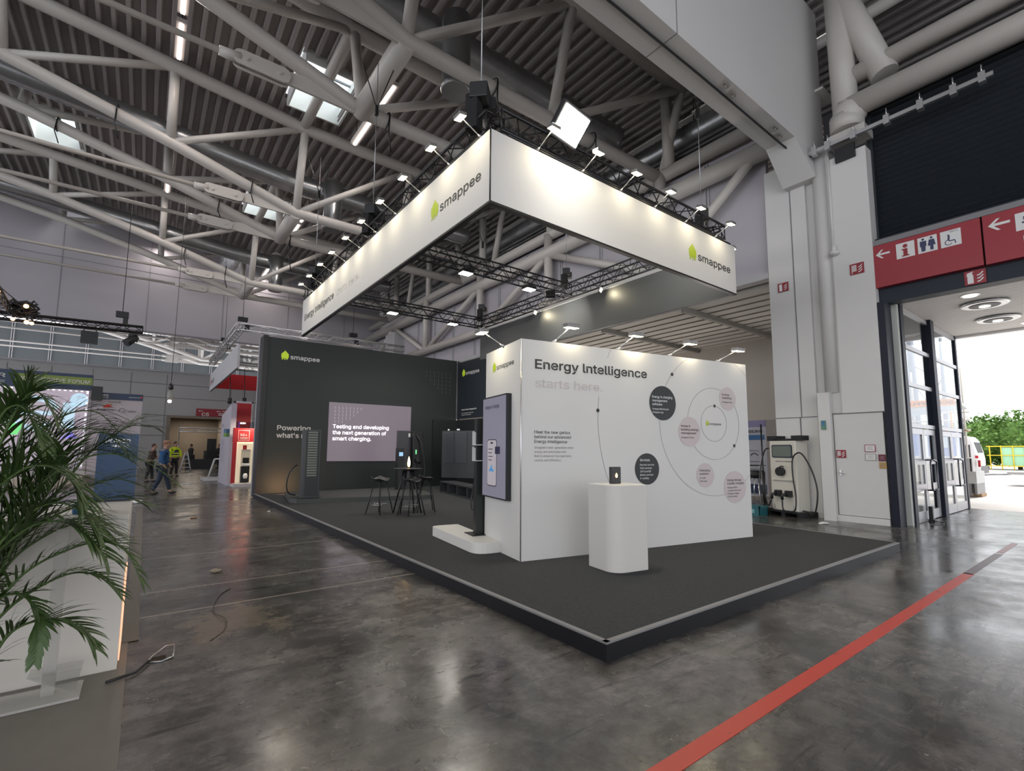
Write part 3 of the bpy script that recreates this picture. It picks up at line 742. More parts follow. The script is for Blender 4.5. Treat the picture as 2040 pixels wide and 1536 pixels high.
for i, (x, y) in enumerate(((14.05, 1.95), (15.85, 2.0))):
    T = thing('ceiling_vent', 'round swirl air vent in the porch ceiling, %s' % ('nearer the hall' if i == 0 else 'nearer the outside'), 'vent', (x, y, 4.6))
    put('outer_ring', MB().lathe([(.36, 0), (.40, .03), (.34, .05)], (x, y, 4.60), 28), M_alu, T)
    put('cone', MB().lathe([(.24, 0), (.30, .05)], (x, y, 4.588), 28), mat('dark_grey_vent', (.10, .10, .10), .5), T)
    put('centre_light', MB().lathe([(.09, 0), (.09, .02)], (x, y, 4.57), 20), M_dl, T)

# glazed side screen of the porch with two double doors
M_gl = glass_mat('clear_glazing', (0.93, 0.96, 0.97), 0.1)
M_nav = mat('dark_navy_frame', (0.009, 0.012, 0.026), 0.5, spec=.3)
M_fr = mat('silver_frame', (0.46, 0.46, 0.48), 0.35, metal=0.4)
T = thing('glass_screen', 'tall glazed side screen of the porch with silver and navy frame', 'glass wall', (15, 3.12, 0))
put('corner_post', MB().box(12.1, 3.17, 0, 12.5, 3.299, 4.62), M_nav, T)
put('post', MB().box(12.66, 3.05, 0, 12.86, 3.19, 4.66), M_nav, T)
put('white_strip', MB().box(12.53, 3.08, 0, 12.65, 3.2, 4.66), mat('cream_strip', (.50, .52, .48), .5), T)
put('post', MB().box(14.85, 3.02, 0, 15.12, 3.22, 4.66), M_nav, T)
put('post', MB().box(17.5, 3.08, 0, 17.64, 3.16, 4.66), M_nav, T)
for x0, x1 in ((12.86, 14.85), (15.12, 17.5)):
    for z in (2.02, 2.92, 3.74): put('transom', MB().box(x0, 3.09, z, x1, 3.15, z+.09), M_fr, T)
    put('transom', MB().box(x0, 3.09, 4.54, x1, 3.15, 4.64), M_fr, T)
    for za, zb in ((2.12, 2.92), (3.02, 3.74), (3.84, 4.54)): put('pane', MB().box(x0, 3.115, za, x1, 3.125, zb), M_gl, T)
    put('edge', MB().box(x0, 3.09, 2.02, x0+.06, 3.15, 4.64), M_fr, T)
di = 0
for x0, x1 in ((12.86, 14.85), (15.12, 17.5)):
    xm = (x0+x1)/2
    for a, b, hs in ((x0, xm, 1), (xm, x1, -1)):
        di += 1
        T = thing('glass_door', 'silver framed glass door leaf, %s from the pier' % ORD[di-1], 'door', ((a+b)/2, 3.12, 0), 'glass door leaves of the porch')
        f = MB(); a += .01; b -= .01
        f.box(a, 3.098, .02, a+.09, 3.142, 2.0).box(b-.09, 3.098, .02, b, 3.142, 2.0).box(a+.09, 3.098, 1.88, b-.09, 3.142, 2.0).box(a+.09, 3.098, .02, b-.09, 3.142, .22)
        f.box(a+.09, 3.098, .66, b-.09, 3.142, .80).box(a+.09, 3.098, 1.22, b-.09, 3.142, 1.33)
        LF_ = put('leaf_frame', f, M_fr, T)
        for za, zb in ((.22, .66), (.80, 1.22), (1.33, 1.88)): put('pane', MB().box(a+.09, 3.115, za, b-.09, 3.125, zb), M_gl, T)
        hx = b-.06 if hs > 0 else a+.06
        for dy in (-.16, .12):
            y = 3.12+dy; s_ = -1 if dy < 0 else 1
            put('handle', MB().path([(hx, 3.12+.04*s_, 1.32), (hx, y-.02*s_, 1.32), (hx-.02*hs, y, 1.30), (hx-.14*hs, y, 1.30), (hx-.17*hs, y, 1.26), (hx-.17*hs, y, .72), (hx-.14*hs, y, .68), (hx-.02*hs, y, .68), (hx, y-.02*s_, .66), (hx, 3.12+.04*s_, .66)], .017, 8), mat('dark_steel', (.12, .12, .14), .3, metal=.8), LF_)
T = thing('floor_bolt', 'dark drop bolt and cable at the foot of the first glass doors', 'door bolt', (13.7, 2.95, 0))
put('bolt', MB().box(13.66, 3.0, .02, 13.74, 3.07, .32).box(13.6, 2.96, .0, 13.8, 3.07, .05), M_black, T)
put('cable', MB().path([(13.7, 3.0, .02), (13.5, 2.8, .012), (13.3, 2.75, .012), (13.0, 2.9, .012), (12.7, 2.8, .012)], .01, 6), M_black, T)

# ================================================================ outside
def bumpy(mb, c, r, sc, seed, n=16, m=10, amp=.16):
    rnd = random.Random(seed); o = len(mb.v); mb.ball(c, r, n, m, sc)
    for i in range(o, len(mb.v)):
        v = Vector(mb.v[i])-Vector(c); k = 1+rnd.uniform(-amp, amp); mb.v[i] = tuple(Vector(c)+v*k)
M_leafo = mat('summer_foliage', (0.10, 0.20, 0.035), 0.8, vary=0.6, vscale=2.2, bump=1.0)
M_trunk = mat('bark', (.12, .09, .06), .9)
def leafy(c, r, sc, seed, n):
    rnd = random.Random(seed); mb = MB()
    for i in range(n):
        while True:
            d = Vector((rnd.uniform(-1, 1), rnd.uniform(-1, 1), rnd.uniform(-1, 1)))
            if .1 < d.length < 1: break
        q = d.normalized()*r*rnd.uniform(.72, 1.05)*(1+.22*math.sin(3*d.x+seed)*math.cos(4*d.z)); p = Vector(c)+Vector((q.x*sc[0], q.y*sc[1], q.z*sc[2]))
        if p.z < .3: continue
        s = rnd.uniform(.10, .24); a = Vector((rnd.uniform(-1, 1), rnd.uniform(-1, 1), rnd.uniform(-1, 1))).normalized()*s
        b = a.cross(Vector((rnd.uniform(-1, 1), rnd.uniform(-1, 1), 1))).normalized()*s
        mb.add([p-a, p+b*.6, p+a, p-b*.6], [(0, 1, 2, 3)])
    return mb
for i, (y, r, h) in enumerate(((11.2, 2.1, 3.9), (9.3, 2.3, 4.25), (7.2, 2.4, 4.3), (5.0, 2.3, 4.2), (2.6, 2.4, 4.3), (13.4, 2.0, 3.9))):
    T = thing('broadleaf_tree', ['round green tree rising behind the white van', 'green tree just right of the white van', 'green tree above the middle of the yellow fence', 'green tree above the yellow fence by the right edge', 'green tree beyond the right picture edge', 'green tree seen through the glass doors'][i], 'tree', (61, y, 0))
    mb = leafy((61, y, h-r*.75), r, (1, 1.05, .9), i+3, 2600); bumpy(mb, (61, y, h-r*.75), r*.86, (1, 1.05, .88), i, amp=.08)
    put('crown', mb, M_leafo, T)
    put('trunk', MB().tube((61, y, 0), (61, y, h-r), .16, 8), M_trunk, T)
# yellow site fence with green panels
T = thing('site_fence', 'yellow site fence hung with pale green mesh beyond the van', 'fence', (58, 6, 0))
for y in [3.0+.7*i for i in range(9)]:
    put('fence_post', MB().tube((58, y, 0), (58, y, 2.05), .04, 6), mat('fence_yellow', (.75, .55, .03), .5), T)
put('rail', MB().box(57.97, 3, 1.95, 58.03, 8.8, 2.03).box(57.97, 3, 1.2, 58.03, 8.8, 1.26).box(57.97, 3, .3, 58.03, 8.8, .38), mat('fence_yellow', (.7,)*3), T)
put('mesh_panel', MB().box(58.05, 4.2, .3, 58.08, 7.9, 1.9), mat('pale_green_mesh', (.35, .62, .42), .8), T)
put('yellow_board', MB().box(58.04, 3.0, .25, 58.07, 4.2, 1.95), mat('fence_yellow', (.7,)*3), T)

# white van, rear towards the right
T = thing('van', 'white delivery van parked outside behind the grey trailer', 'van', (38, 6.9, 0))
DY = .38
prof = [(5.62, .35), (5.60, 1.1), (5.66, 1.55), (5.78, 2.1), (5.95, 2.36), (6.3, 2.42), (9.6, 2.42), (10.2, 2.2), (10.9, 1.5), (11.6, 1.25), (11.75, .9), (11.75, .35)]
prof = [(a_+DY, b_) for a_, b_ in prof]; mb = MB(); n = len(prof)
vs = [(37.1, y, z) for y, z in prof] + [(39.0, y, z) for y, z in prof]
mb.add(vs, [tuple(range(n)), tuple(range(2*n-1, n-1, -1))] + [(i, i+n, (i+1) % n+n, (i+1) % n) for i in range(n)])
put('body', mb, mat('van_white', (.82, .82, .82), .3), T, bevel=.06)
for y in (6.5+DY, 10.7+DY): put('wheel', MB().tube((37.05, y, .34), (37.3, y, .34), .34, 20), M_blackp, T)
put('rear_bumper', MB().box(37.08, 5.5+DY, .30, 39.02, 5.66+DY, .72), mat('bumper_grey', (.06, .06, .065), .5), T)
put('rear_window', MB().slab([(37.3, 5.655+DY, 1.45), (38.8, 5.655+DY, 1.45), (38.8, 5.76+DY, 2.05), (37.3, 5.76+DY, 2.05)], (0, -1, .1), .015), M_blackp, T)
put('side_vent', MB().box(37.07, 5.9+DY, 1.2, 37.1, 6.15+DY, 1.9), mat('bumper_grey', (.06,)*3), T)
put('tail_light', MB().box(37.06, 5.6+DY, .85, 37.2, 5.72+DY, 1.3), mat('tail_red', (.45, .02, .03), .3), T)
# grey open trailer / tipper body
T = thing('dump_trailer', 'grey metal trailer standing outside just past the glass doors', 'trailer', (23, 4.3, 0))
put('bed', MB().box(22.1, 3.65, .45, 23.4, 6.2, .85), mat('trailer_grey', (.42, .42, .42), .5), T)
put('side_board', MB().box(22.1, 3.75, .85, 22.16, 6.2, 1.28).box(23.34, 3.75, .85, 23.4, 6.2, 1.28).box(22.1, 3.72, .85, 23.4, 3.78, 1.28), mat('trailer_grey', (.4,)*3), T)
put('support', MB().box(22.1, 3.8, 0.05, 22.4, 4.0, .45).box(23.1, 3.8, .05, 23.4, 4.0, .45).box(22.12, 3.66, .1, 23.38, 3.72, .45), mat('trailer_dark', (.2, .2, .2), .5), T)
put('wheel', MB().tube((22.5, 5.4, .3), (22.7, 5.4, .3), .3, 18), M_blackp, T)
put('tail_light', MB().box(22.58, 3.60, 1.0, 22.72, 3.66, 1.22), mat('tail_red', (.45,)*3), T)
put('chock', MB().box(22.5, 3.62, 0, 23.3, 3.9, .1), mat('timber', (.30, .20, .11), .8), T)
T = thing('flat_trailer', 'low flat trailer with tow bar on the pale ground at the right', 'trailer', (32, 3.5, 0))
put('deck', MB().box(31, 1.2, .5, 33, 4.1, .62), mat('trailer_grey', (.4,)*3), T)
put('tow_bar', MB().tube((32, 4.1, .5), (32, 5.0, .42), .05, 8), M_galv, T)
put('wheel', MB().tube((30.95, 2.4, .28), (31.15, 2.4, .28), .28, 16), M_blackp, T)
# bits seen in the glass screen, partly reflections built as solid objects behind it
T = thing('reflected_canopy', 'white canopy with an orange band of mirrored letters, a reflection built behind the glass', 'banner', (30, 6.3, 3.0))
mb = MB().slab([(30, 7.6, 3.55), (30, 5.3, 3.75), (31.5, 5.3, 3.55), (31.5, 7.6, 3.3)], (0, 0, 1), .12); put('canopy_roof', mb, mat('tent_grey', (.45, .47, .45), .7), T)
put('orange_band', MB().box(29.95, 5.45, 3.68, 30.0, 7.5, 3.98), mat('orange_vinyl', (.85, .30, .04), .6), T)
mb = MB(); write(mb, frame((29.94, 5.5, 3.72), (0, 1, 0), (0, 0, 1)), 'SCHAEFFLER', 0, 0.03, .26, width=1.95, bold=.03, d=.002)
mb.v = [(2*29.94-x_, y_, z_) for x_, y_, z_ in mb.v]
put('reversed_letters', mb, mat('letter_brown', (.10, .035, .02), .6), T)
for y in (5.5, 7.4): put('canopy_leg', MB().tube((30, y, 0), (30, y, 3.5), .05, 8), M_alu, T)
M_blue = mat('container_blue', (.02, .10, .42), .4)
for i, y in enumerate((5.85, 7.35)):
    T = thing('blue_lift', 'blue site machine seen through the %s pair of glass doors' % ('outer' if i == 0 else 'inner'), 'machine', (31, y, 0))
    put('cabin', MB().box(30.6, y-.25, 1.3, 31.6, y+.85, 2.45), M_blue, T, bevel=.05)
    put('chassis', MB().box(30.6, y-.35, .5, 31.6, y+.95, 1.0), mat('site_grey', (.25, .25, .27), .6), T)
    put('window', MB().box(30.58, y+.1, 1.7, 30.6, y+.5, 2.2), mat('site_pane', (.45, .55, .65), .2), T)
    for dy in (-.1, .7): put('wheel', MB().tube((30.5, y+dy, .38), (30.75, y+dy, .38), .38, 18), M_blackp, T)
for i, (x, y, y2, h) in enumerate(((36, 8.6, 8.35, 9.2), (36, 6.7, 6.95, 8.0))):
    T = thing('crane_mast', 'grey slanted crane mast outside behind the glass, %s' % ('thick left one' if i == 0 else 'thin right one'), 'crane', (x, y, 0))
    put('mast', MB().tube((x, y-.3+.6*i, 0), (x, y2, h), .28-.1*i, 10, r1=.16-.09*i), mat('crane_grey', (.26, .28, .33), .5), T)
    put('cable', MB().tube((x, y2, h*.72), (x, 7.2+i*.2, h*.62), .025, 6).tube((x, y2, h*.6), (x, 7.6, h*.45), .02, 6), M_black, T)
T = thing('scaffold', 'pale scaffold with orange uprights outside behind the glass screen', 'scaffold', (33, 6.8, 0))
for i, y in enumerate((5.7, 6.2, 6.7, 7.2, 7.7, 8.2)):
    put('upright', MB().tube((33, y, 0), (33, y, 3.6 if i % 2 else 5.8), .045, 8), mat('scaffold_orange', (.75, .28, .08), .5) if i in (1, 2) else mat('scaffold_pale', (.55, .52, .46), .5), T)
for z in (2.6, 3.1, 3.5): put('ledger', MB().tube((33, 5.5, z), (33, 8.3, z), .04, 8), mat('scaffold_pale', (.5,)*3), T)
put('platform_board', MB().box(32.8, 5.6, 2.55, 33.6, 8.2, 2.62), mat('timber', (.3,)*3), T)
# ================================================================ exhibition stand platform
ZP = 0.1345
T = thing('stand_platform', 'raised charcoal carpeted exhibition platform with a black edge', 'platform', (6, 8, 0))
base = [(2.71, 2.46), (9.20, 2.44), (9.36, 4.75), (9.75, 16.6), (2.71, 16.6)]
M_carpet = mat('charcoal_carpet', (0.056, 0.058, 0.060), 0.95, spec=.1, vary=.25, vscale=35, bump=.3)
put('carpet', MB().prism([(2.755, 2.505), (9.16, 2.485), (9.31, 4.75), (9.7, 16.55), (2.755, 16.55)], .05, ZP), M_carpet, T)
put('fascia', MB().prism(base, 0, ZP-.012), mat('black_fascia', (0.010, .0105, .0125), .5, spec=.25), T)
mb = MB(); e = .045
for (x0, y0), (x1, y1) in zip([(2.71, 16.6), (2.71, 2.46), (9.20, 2.44), (9.36, 4.75)], [(2.71, 2.46), (9.20, 2.44), (9.36, 4.75), (9.75, 16.6)]):
    d = Vector((x1-x0, y1-y0, 0)).normalized(); n = Vector((-d.y, d.x, 0))*e
    mb.slab([(x0, y0, ZP-.012), (x1, y1, ZP-.012), (x1+n.x, y1+n.y, ZP-.012), (x0+n.x, y0+n.y, ZP-.012)], (0, 0, 1), .015)
put('edge_trim', mb, mat('grey_edge_trim', (.22, .22, .22), .4), T)

# ---------------------------------------------------------------- white graphic wall block
A = Vector((3.76, 4.79, 0)); B = Vector((7.86, 3.99, 0)); Lf = Vector((3.97, 5.83, 0))
xd = (B-A).normalized(); yd = (Lf-A).normalized(); W1 = (B-A).length; HW = 2.92
T = thing('graphic_wall', 'free standing white wall block printed with Energy Intelligence graphics', 'exhibition wall', tuple(A+Vector((0, 0, ZP))))
D = A + yd*1.16; Bk = B + yd*1.16
put('panels', MB().prism([(p.x, p.y) for p in (A, B, Bk, D)], ZP, HW), mat('printed_white_panel', (0.66, 0.65, 0.63), 0.6), T)
put('corner_profile', MB().tube((A.x-.004, A.y-.004, ZP), (A.x-.004, A.y-.004, HW), .008, 6), M_alu, T)
fw_ = frame((A.x, A.y, 0), xd, (0, 0, 1))
mb = MB(); write(mb, fw_, 'Energy Intelligence', .20, 2.548, .232, width=1.86, bold=.015); put('heading', mb, M_ink, T)
mb = MB(); write(mb, fw_, 'starts here.', .20, 2.305, .22, width=1.06, bold=.004); put('faint_heading', mb, mat('faint_pink_ink', (.55, .50, .495), .6), T)
mb = MB()
for i, t in enumerate(('Meet the new genius', 'behind our advanced', 'Energy Intelligence')): write(mb, fw_, t, .19, 1.706-.060*i, .078, width=(.54, .55, .49)[i], bold=.004)
put('subheading', mb, M_ink, T)
mb = MB()
for i, t in enumerate(("Smappee's next-generation smart", 'energy and automation hub.', 'Built to empower true openness,', 'control, and efficiency.')): write(mb, fw_, t, .19, 1.515-.054*i, .056, width=(.59, .48, .56, .40)[i])
put('body_text', mb, mat('mid_grey_ink', (.22, .21, .21), .6), T)
M_line = mat('hairline_grey', (.18, .18, .19), .6)
mb = MB()
arc(mb, fw_, 3.395, 1.922, .278, 0, 360, .005, 64); arc(mb, fw_, 3.395, 1.922, .560, 0, 360, .005, 80)
arc(mb, fw_, 3.395, 1.922, 1.115, 116.5, 318, .005, 90); arc(mb, fw_, 3.395, 1.922, 1.115, 40, 63, .004); arc(mb, fw_, 3.395, 1.922, 2.215, 153.5, 157, .005, 8); arc(mb, fw_, 3.395, 1.922, 2.215, 172, 214, .005)
put('orbit_lines', mb, M_line, T)
for i, (a, b, r) in enumerate(((1.18, 2.04, .026), (2.55, 2.64, .026), (3.42, 2.20, .024), (3.83, 1.58, .026))):
    mb = MB(); flat(mb, fw_, disc2(a, b, r, 20), .002, .003); put('orbit_dot', mb, M_ink, T)
M_bub = mat('charcoal_bubble', (.022, .026, .028), .55); M_pink = mat('pale_pink_bubble', (.57, .50, .50), .6)
def bubble(a, b, r, m, head, lines, mt, hs, w0, x0=-.66, y0=.35):
    mb = MB(); flat(mb, fw_, disc2(a, b, r, 44), .003, .002); BU_ = put('bubble', mb, m, T)
    mb = MB(); yy = b + r*y0
    for t, wd in head: write(mb, fw_, t, a+r*x0, yy, hs, width=wd, bold=.004, d=.008); yy -= hs*.80
    yy -= hs*.15
    for t, wd in lines: write(mb, fw_, t, a+r*x0, yy, hs*.74, width=wd, d=.008); yy -= hs*.72
    put('bubble_text', mb, mt, BU_)
bubble(2.35, 2.195, .255, M_bub, [('Energy & charging', .39), ('management', .29), ('software', .19)], [('Smappee Dashboard', .31), ('Smappee App', .21)], M_wink, .068, 0, -.80, .28)
bubble(2.025, 1.235, .222, M_bub, [('Services', .18)], [('Payment services', .26), ('Fleet services', .22), ('CPO & eMSP', .20), ('Battery services', .24), ('E-mobility', .16)], M_wink, .066, 0, -.60, .50)
bubble(2.87, 1.785, .225, M_pink, [('Home &', .19), ('building energy', .36), ('management', .31)], [('Smappee Infinity', .26)], M_ink, .066, 0, -.78, .30)
bubble(3.72, 2.33, .185, M_pink, [('Energy', .17), ('metering', .21)], [('Smappee Infinity', .23)], M_ink, .066, 0, -.70, .25)
bubble(3.17, 1.125, .185, M_pink, [('Charging', .22), ('stations', .19)], [('AC & DC', .13), ('EVSE range', .15)], M_ink, .064, 0, -.68, .32)
bubble(3.81, .93, .25, M_pink, [('Energy storage', .32), ('& public charging', .37)], [('Smappee BESS', .22), ('Smappee Powerhub', .30), ('Smappee Hyper', .26), ('Virtual battery', .22)], M_ink, .064, 0, -.70, .38)
logo(T, fw_, 3.22, 1.885, .085, .33, M_ink, M_lime, .0)
fl_ = frame((D.x, D.y, 0), -yd, (0, 0, 1))
logo(T, fl_, .25, 2.60, .15, .70, M_ink, M_lime, 0)

# wall display on the narrow face
n = (-yd).cross(Vector((0, 0, 1)))
def onf(a, b, d): return D + (-yd)*a + Vector((0, 0, b)) + n*d
T = thing('wall_display', 'tall portrait screen with a phone picture on the narrow wall face', 'screen', tuple(onf(.5, .86, .05)))
x0, x1, z0, z1 = .06, .88, .84, 2.24
mb = MB(); mb.slab([onf(x0, z0, .0), onf(x1, z0, .0), onf(x1, z1, .0), onf(x0, z1, .0)], n, .07); put('housing', mb, M_blackp, T)
fs_ = frame(onf(x0+.02, z0+.02, .071), -yd, (0, 0, 1)); sw = x1-x0-.04; sh = z1-z0-.04
M_scr = mat('lit_lilac_screen', (.05, .05, .06), .15, emit=(.20, .19, .25), estr=.75)
mb = MB(); flat(mb, fs_, [(0, 0), (sw, 0), (sw, sh), (0, sh)], 0, .002); put('screen_face', mb, M_scr, T)
mb = MB(); write(mb, fs_, 'Always in charge.', .08, sh-.15, .10, width=.5, bold=.02, d=.004); put('screen_text', mb, mat('navy_ink', (.02, .02, .07), .5), T)
mb = MB(); px, pw, pz, ph = .17, .33, .14, .64
def rr(a, b, w_, h_, r):
    o = []
    for cx, cy, s in ((a+w_-r, b+r, -90), (a+w_-r, b+h_-r, 0), (a+r, b+h_-r, 90), (a+r, b+r, 180)):
        o += [(cx+r*math.cos(math.radians(s+q*18)), cy+r*math.sin(math.radians(s+q*18))) for q in range(6)]
    return o
flat(mb, fs_, rr(px, pz, pw, ph, .05), .003, .001); put('phone_outline', mb, mat('phone_black', (.02, .02, .03), .4), T)
mb = MB(); flat(mb, fs_, rr(px+.012, pz+.012, pw-.024, ph-.024, .042), .005, .001); put('phone_screen', mb, mat('phone_screen_pale', (.1, .1, .1), .4, emit=(.36, .33, .36), estr=.8), T)
mb = MB(); flat(mb, fs_, rr(px+.12, pz+ph-.06, .09, .022, .01), .007, .001)
for q in range(4): flat(mb, fs_, [(px+.05, pz+ph-.14-.05*q), (px+.05+.15-.03*(q % 2), pz+ph-.14-.05*q), (px+.05+.15-.03*(q % 2), pz+ph-.13-.05*q), (px+.05, pz+ph-.13-.05*q)], .007, .001)
put('phone_detail', mb, mat('phone_black', (.02,)*3), T)
mb = MB(); flat(mb, fs_, [(px+.08, pz+.22), (px+.13, pz+.25), (px+.16, pz+.30), (px+.19, pz+.24), (px+.24, pz+.22), (px+.24, pz+.20), (px+.08, pz+.20)], .007, .001); put('blue_chart', mb, mat('chart_blue', (.02, .08, .2), .4, emit=(.08, .3, .6), estr=.6), T)
mb = MB(); flat(mb, fs_, [(px+.28, .58), (px+.44, .58), (px+.44, .68), (px+.28, .68)], .007, .001); put('side_label', mb, mat('navy_ink', (.02,)*3), T)

# ---------------------------------------------------------------- white pedestal and its small device
T = thing('pedestal', 'white waist high pedestal with one rounded front corner before the wall', 'pedestal', (4.6, 3.95, ZP))
c0, c1 = Vector((4.35, 4.18)), Vector((4.74, 3.60)); e1 = Vector((.985, -.17)).normalized(); e2 = Vector((.17, .985))
P = Vector((4.22, 3.70)) ; sx, sy, r = .52, .47, .16
def ped(pt): return tuple(P + e1*pt[0] + e2*pt[1])
poly = [ped(q) for q in [(sx, 0)] ] + [ped((sx, sy)), ped((0, sy))] + [ped((r-r*math.sin(a), r-r*math.cos(a))) for a in [math.pi/2*(1-q/8) for q in range(9)]]
poly = [ped((sx-.03, 0)), ped((sx, .03))] + poly[1:]
put('body', MB().prism(poly, ZP, 1.10), mat('pedestal_white', (.62, .60, .56), .5), T, bevel=.006)
T = thing('hub_device', 'small black box with a glowing orange flame on the white pedestal', 'device', (4.66, 4.02, 1.10))
q = P + e1*.27 + e2*.26; fd = frame((q.x-.075*e1.x, q.y-.075*e1.y, 1.10), (e1.x, e1.y, 0), (0, 0, 1))
mb = MB(); mb.slab([fd[0]+fd[1]*a+fd[2]*b for a, b in rr(0, 0, .135, .20, .008)], -fd[3], .05); put('case', mb, mat('matt_black_case', (.018, .019, .02), .4), T)
mb = MB(); flat(mb, fd, [(.068+.016*math.sin(t)*(1 if math.cos(t) < 0 else 1-.6*math.cos(t)), .10+.028*math.cos(t)) for t in [2*math.pi*k/18 for k in range(18)]], .001, .003)
put('flame_light', mb, mat('flame_orange', (1, .6, .2), .4, emit=(1, .55, .18), estr=7), T)

# low white podium with the display post
T = thing('low_podium', 'low white podium with rounded corners at the narrow end of the wall', 'podium', (3.8, 6, ZP))
pd = [(3.90, 5.385), (3.98, 5.84), (4.3, 7.75)]
f0 = Vector((3.885, 5.37)); f1 = Vector((3.52, 5.42)); f2 = Vector((3.74, 7.10)); f3 = Vector((4.2, 7.03))
def rcorner(p, a, b, r):
    u_ = (a-p).normalized(); v_ = (b-p).normalized(); o = []
    for i in range(7):
        t = i/6; o.append(tuple(p + u_*r*(1-t)**2 + v_*r*t**2))
    return o
poly = [tuple(f3), tuple(rcorner(f2, f3, f1, .12)[0])] + rcorner(f2, f3, f1, .12) + rcorner(f1, f2, f0, .22) + [tuple(f0)]
put('slab', MB().prism(poly, ZP, .275), mat('podium_white', (.70, .69, .66), .45), T, bevel=.004)
T = thing('display_post', 'slim black display post with two white literature trays on the podium', 'display stand', (3.9, 5.97, .275))
uy = yd; ux = xd
def q4(c, a, b, hx, hy): return [tuple((Vector(c)+ux*sx_*hx+uy*sy_*hy).xy) for sx_, sy_ in ((-1, -1), (1, -1), (1, 1), (-1, 1))]
put('foot_plate', MB().prism(q4((3.93, 6.06, 0), 0, 0, .12, .17), .275, .285), M_black, T)
put('column', MB().prism(q4((3.975, 6.02, 0), 0, 0, .09, .05), .285, 1.95), mat('post_black', (.018, .02, .02), .35), T)
for zz in (1.33, 1.56):
    put('tray', MB().prism(q4((3.965, 6.00, 0), 0, 0, .10, .075), zz, zz+.012).prism(q4((3.965, 6.07, 0), 0, 0, .10, .006), zz, zz+.21), mat('tray_white', (.6, .62, .62), .4), T)
    put('leaflet', MB().prism(q4((3.965, 6.03, 0), 0, 0, .085, .02), zz+.012, zz+.19), mat('leaflet_pale', (.55, .57, .58), .6), T)
put('cable', MB().path([(3.93, 6.14, 1.0), (3.90, 6.16, .7), (3.91, 6.15, .62), (3.93, 6.12, .6)], .012, 6), M_black, T)

# ---------------------------------------------------------------- dark back wall
T = thing('back_wall', 'tall dark grey green stand wall with a projected screen picture', 'exhibition wall', (6.2, 16.5, ZP))
put('panels', MB().box(2.86, 16.4, ZP, 9.78, 16.58, 4.97), M_dark, T)
put('end_panel', MB().box(2.72, 16.36, .02, 2.86, 16.9, 5.0), mat('end_black', (.018, .018, .02), .5), T)
put('side_edge', MB().box(2.70, 16.9, .02, 2.73, 17.0, 5.0), mat('pale_edge', (.35, .35, .38), .5), T)
fb = frame((2.86, 16.4, 0), (1, 0, 0), (0, 0, 1))
logo(T, fb, 3.24-2.86, 4.29, .30, 1.18, M_wink, M_limed)
mb = MB(); write(mb, fb, 'Powering', .38, 2.07, .285, width=.99, bold=.02); write(mb, fb, "what's next.", .37, 1.835, .285, width=1.20, bold=.02); put('slogan', mb, mat('white_letters', (.62, .62, .62), .5), T)
mb = MB(); flat(mb, fb, [(4.78-2.86, 1.09), (7.70-2.86, 1.07), (7.72-2.86, 3.04), (4.78-2.86, 3.04)], .002, .03)
put('screen', mb, mat('lilac_led_screen', (.06, .055, .06), .3, emit=(.155, .125, .15), estr=.95), T)
f2_ = frame((4.78, 16.366, 0), (1, 0, 0), (0, 0, 1))
mb = MB()
for t, b_, wd in (('Testing and developing', 2.18, 1.95), ('the next generation of', 1.98, 1.86), ('smart charging.', 1.78, 1.32)): write(mb, f2_, t, .14, b_, .235, width=wd, bold=.018, d=.004)
put('screen_text', mb, mat('screen_white', (.8, .8, .8), .5, emit=(1, .9, 1), estr=1.2), T)
def dashes(mb, fr, x0, z0, cols, rows, dx, dz, f):
    for i in range(cols):
        for j in range(rows):
            if not f(i, j): continue
            a = x0+i*dx; b = z0-j*dz; an = math.radians(120-8*i); L_ = .045
            c, s = math.cos(an)*L_, math.sin(an)*L_; p, q = -s*.16, c*.16
            flat(mb, fr, [(a-c-p, b-s-q), (a+c-p, b+s-q), (a+c+p, b+s+q), (a-c+p, b-s+q)], .003, .001)
mb = MB(); dashes(mb, f2_, .2, 2.86, 8, 5, .125, .115, lambda i, j: i+j*1.3 < 8.2); put('dash_pattern', mb, mat('dash_lilac', (.3, .3, .3), .5, emit=(.5, .45, .5), estr=.5), T)
mb = MB(); dashes(mb, fb, 8.15-2.86, 4.42, 8, 6, .17, .15, lambda i, j: i > j*.9); put('dash_relief', mb, mat('dash_grey', (.13, .135, .135), .5), T)
# side wall with logo, upper part, and the dark niche under it
T = thing('side_wall', 'dark blue grey upper side panel with a logo beside the tall wall', 'exhibition wall', (9.7, 15.4, 2.6))
put('panel', MB().box(9.65, 14.36, 2.68, 9.75, 16.38, 4.88), M_darkb, T)
put('edge_profile', MB().box(9.63, 16.36, 2.62, 9.66, 16.39, 4.97), M_alu, T)
fs2 = frame((9.65, 16.38, 0), (0, -1, 0), (0, 0, 1))
logo(T, fs2, .38, 4.30, .29, 1.21, M_wink, M_limed)
mb = MB(); write(mb, fs2, 'Smart fleet charging for', .38, 2.985, .10, width=1.06, bold=.02); write(mb, fs2, 'Fast charging for business', .38, 2.86, .07, width=.84); write(mb, fs2, 'installed everywhere', .38, 2.79, .07, width=.68)
put('caption', mb, M_wink, T)
T = thing('niche_wall', 'black lower wall behind the dark cabinets, below the logo panel', 'exhibition wall', (9.8, 13.5, ZP))
put('panel', MB().box(9.66, 10.2, ZP, 9.72, 16.38, 2.62), mat('niche_black', (.014, .016, .018), .6), T)
put('header', MB().box(8.6, 16.30, ZP, 9.66, 16.39, 2.62), mat('niche_black', (.014,)*3), T)

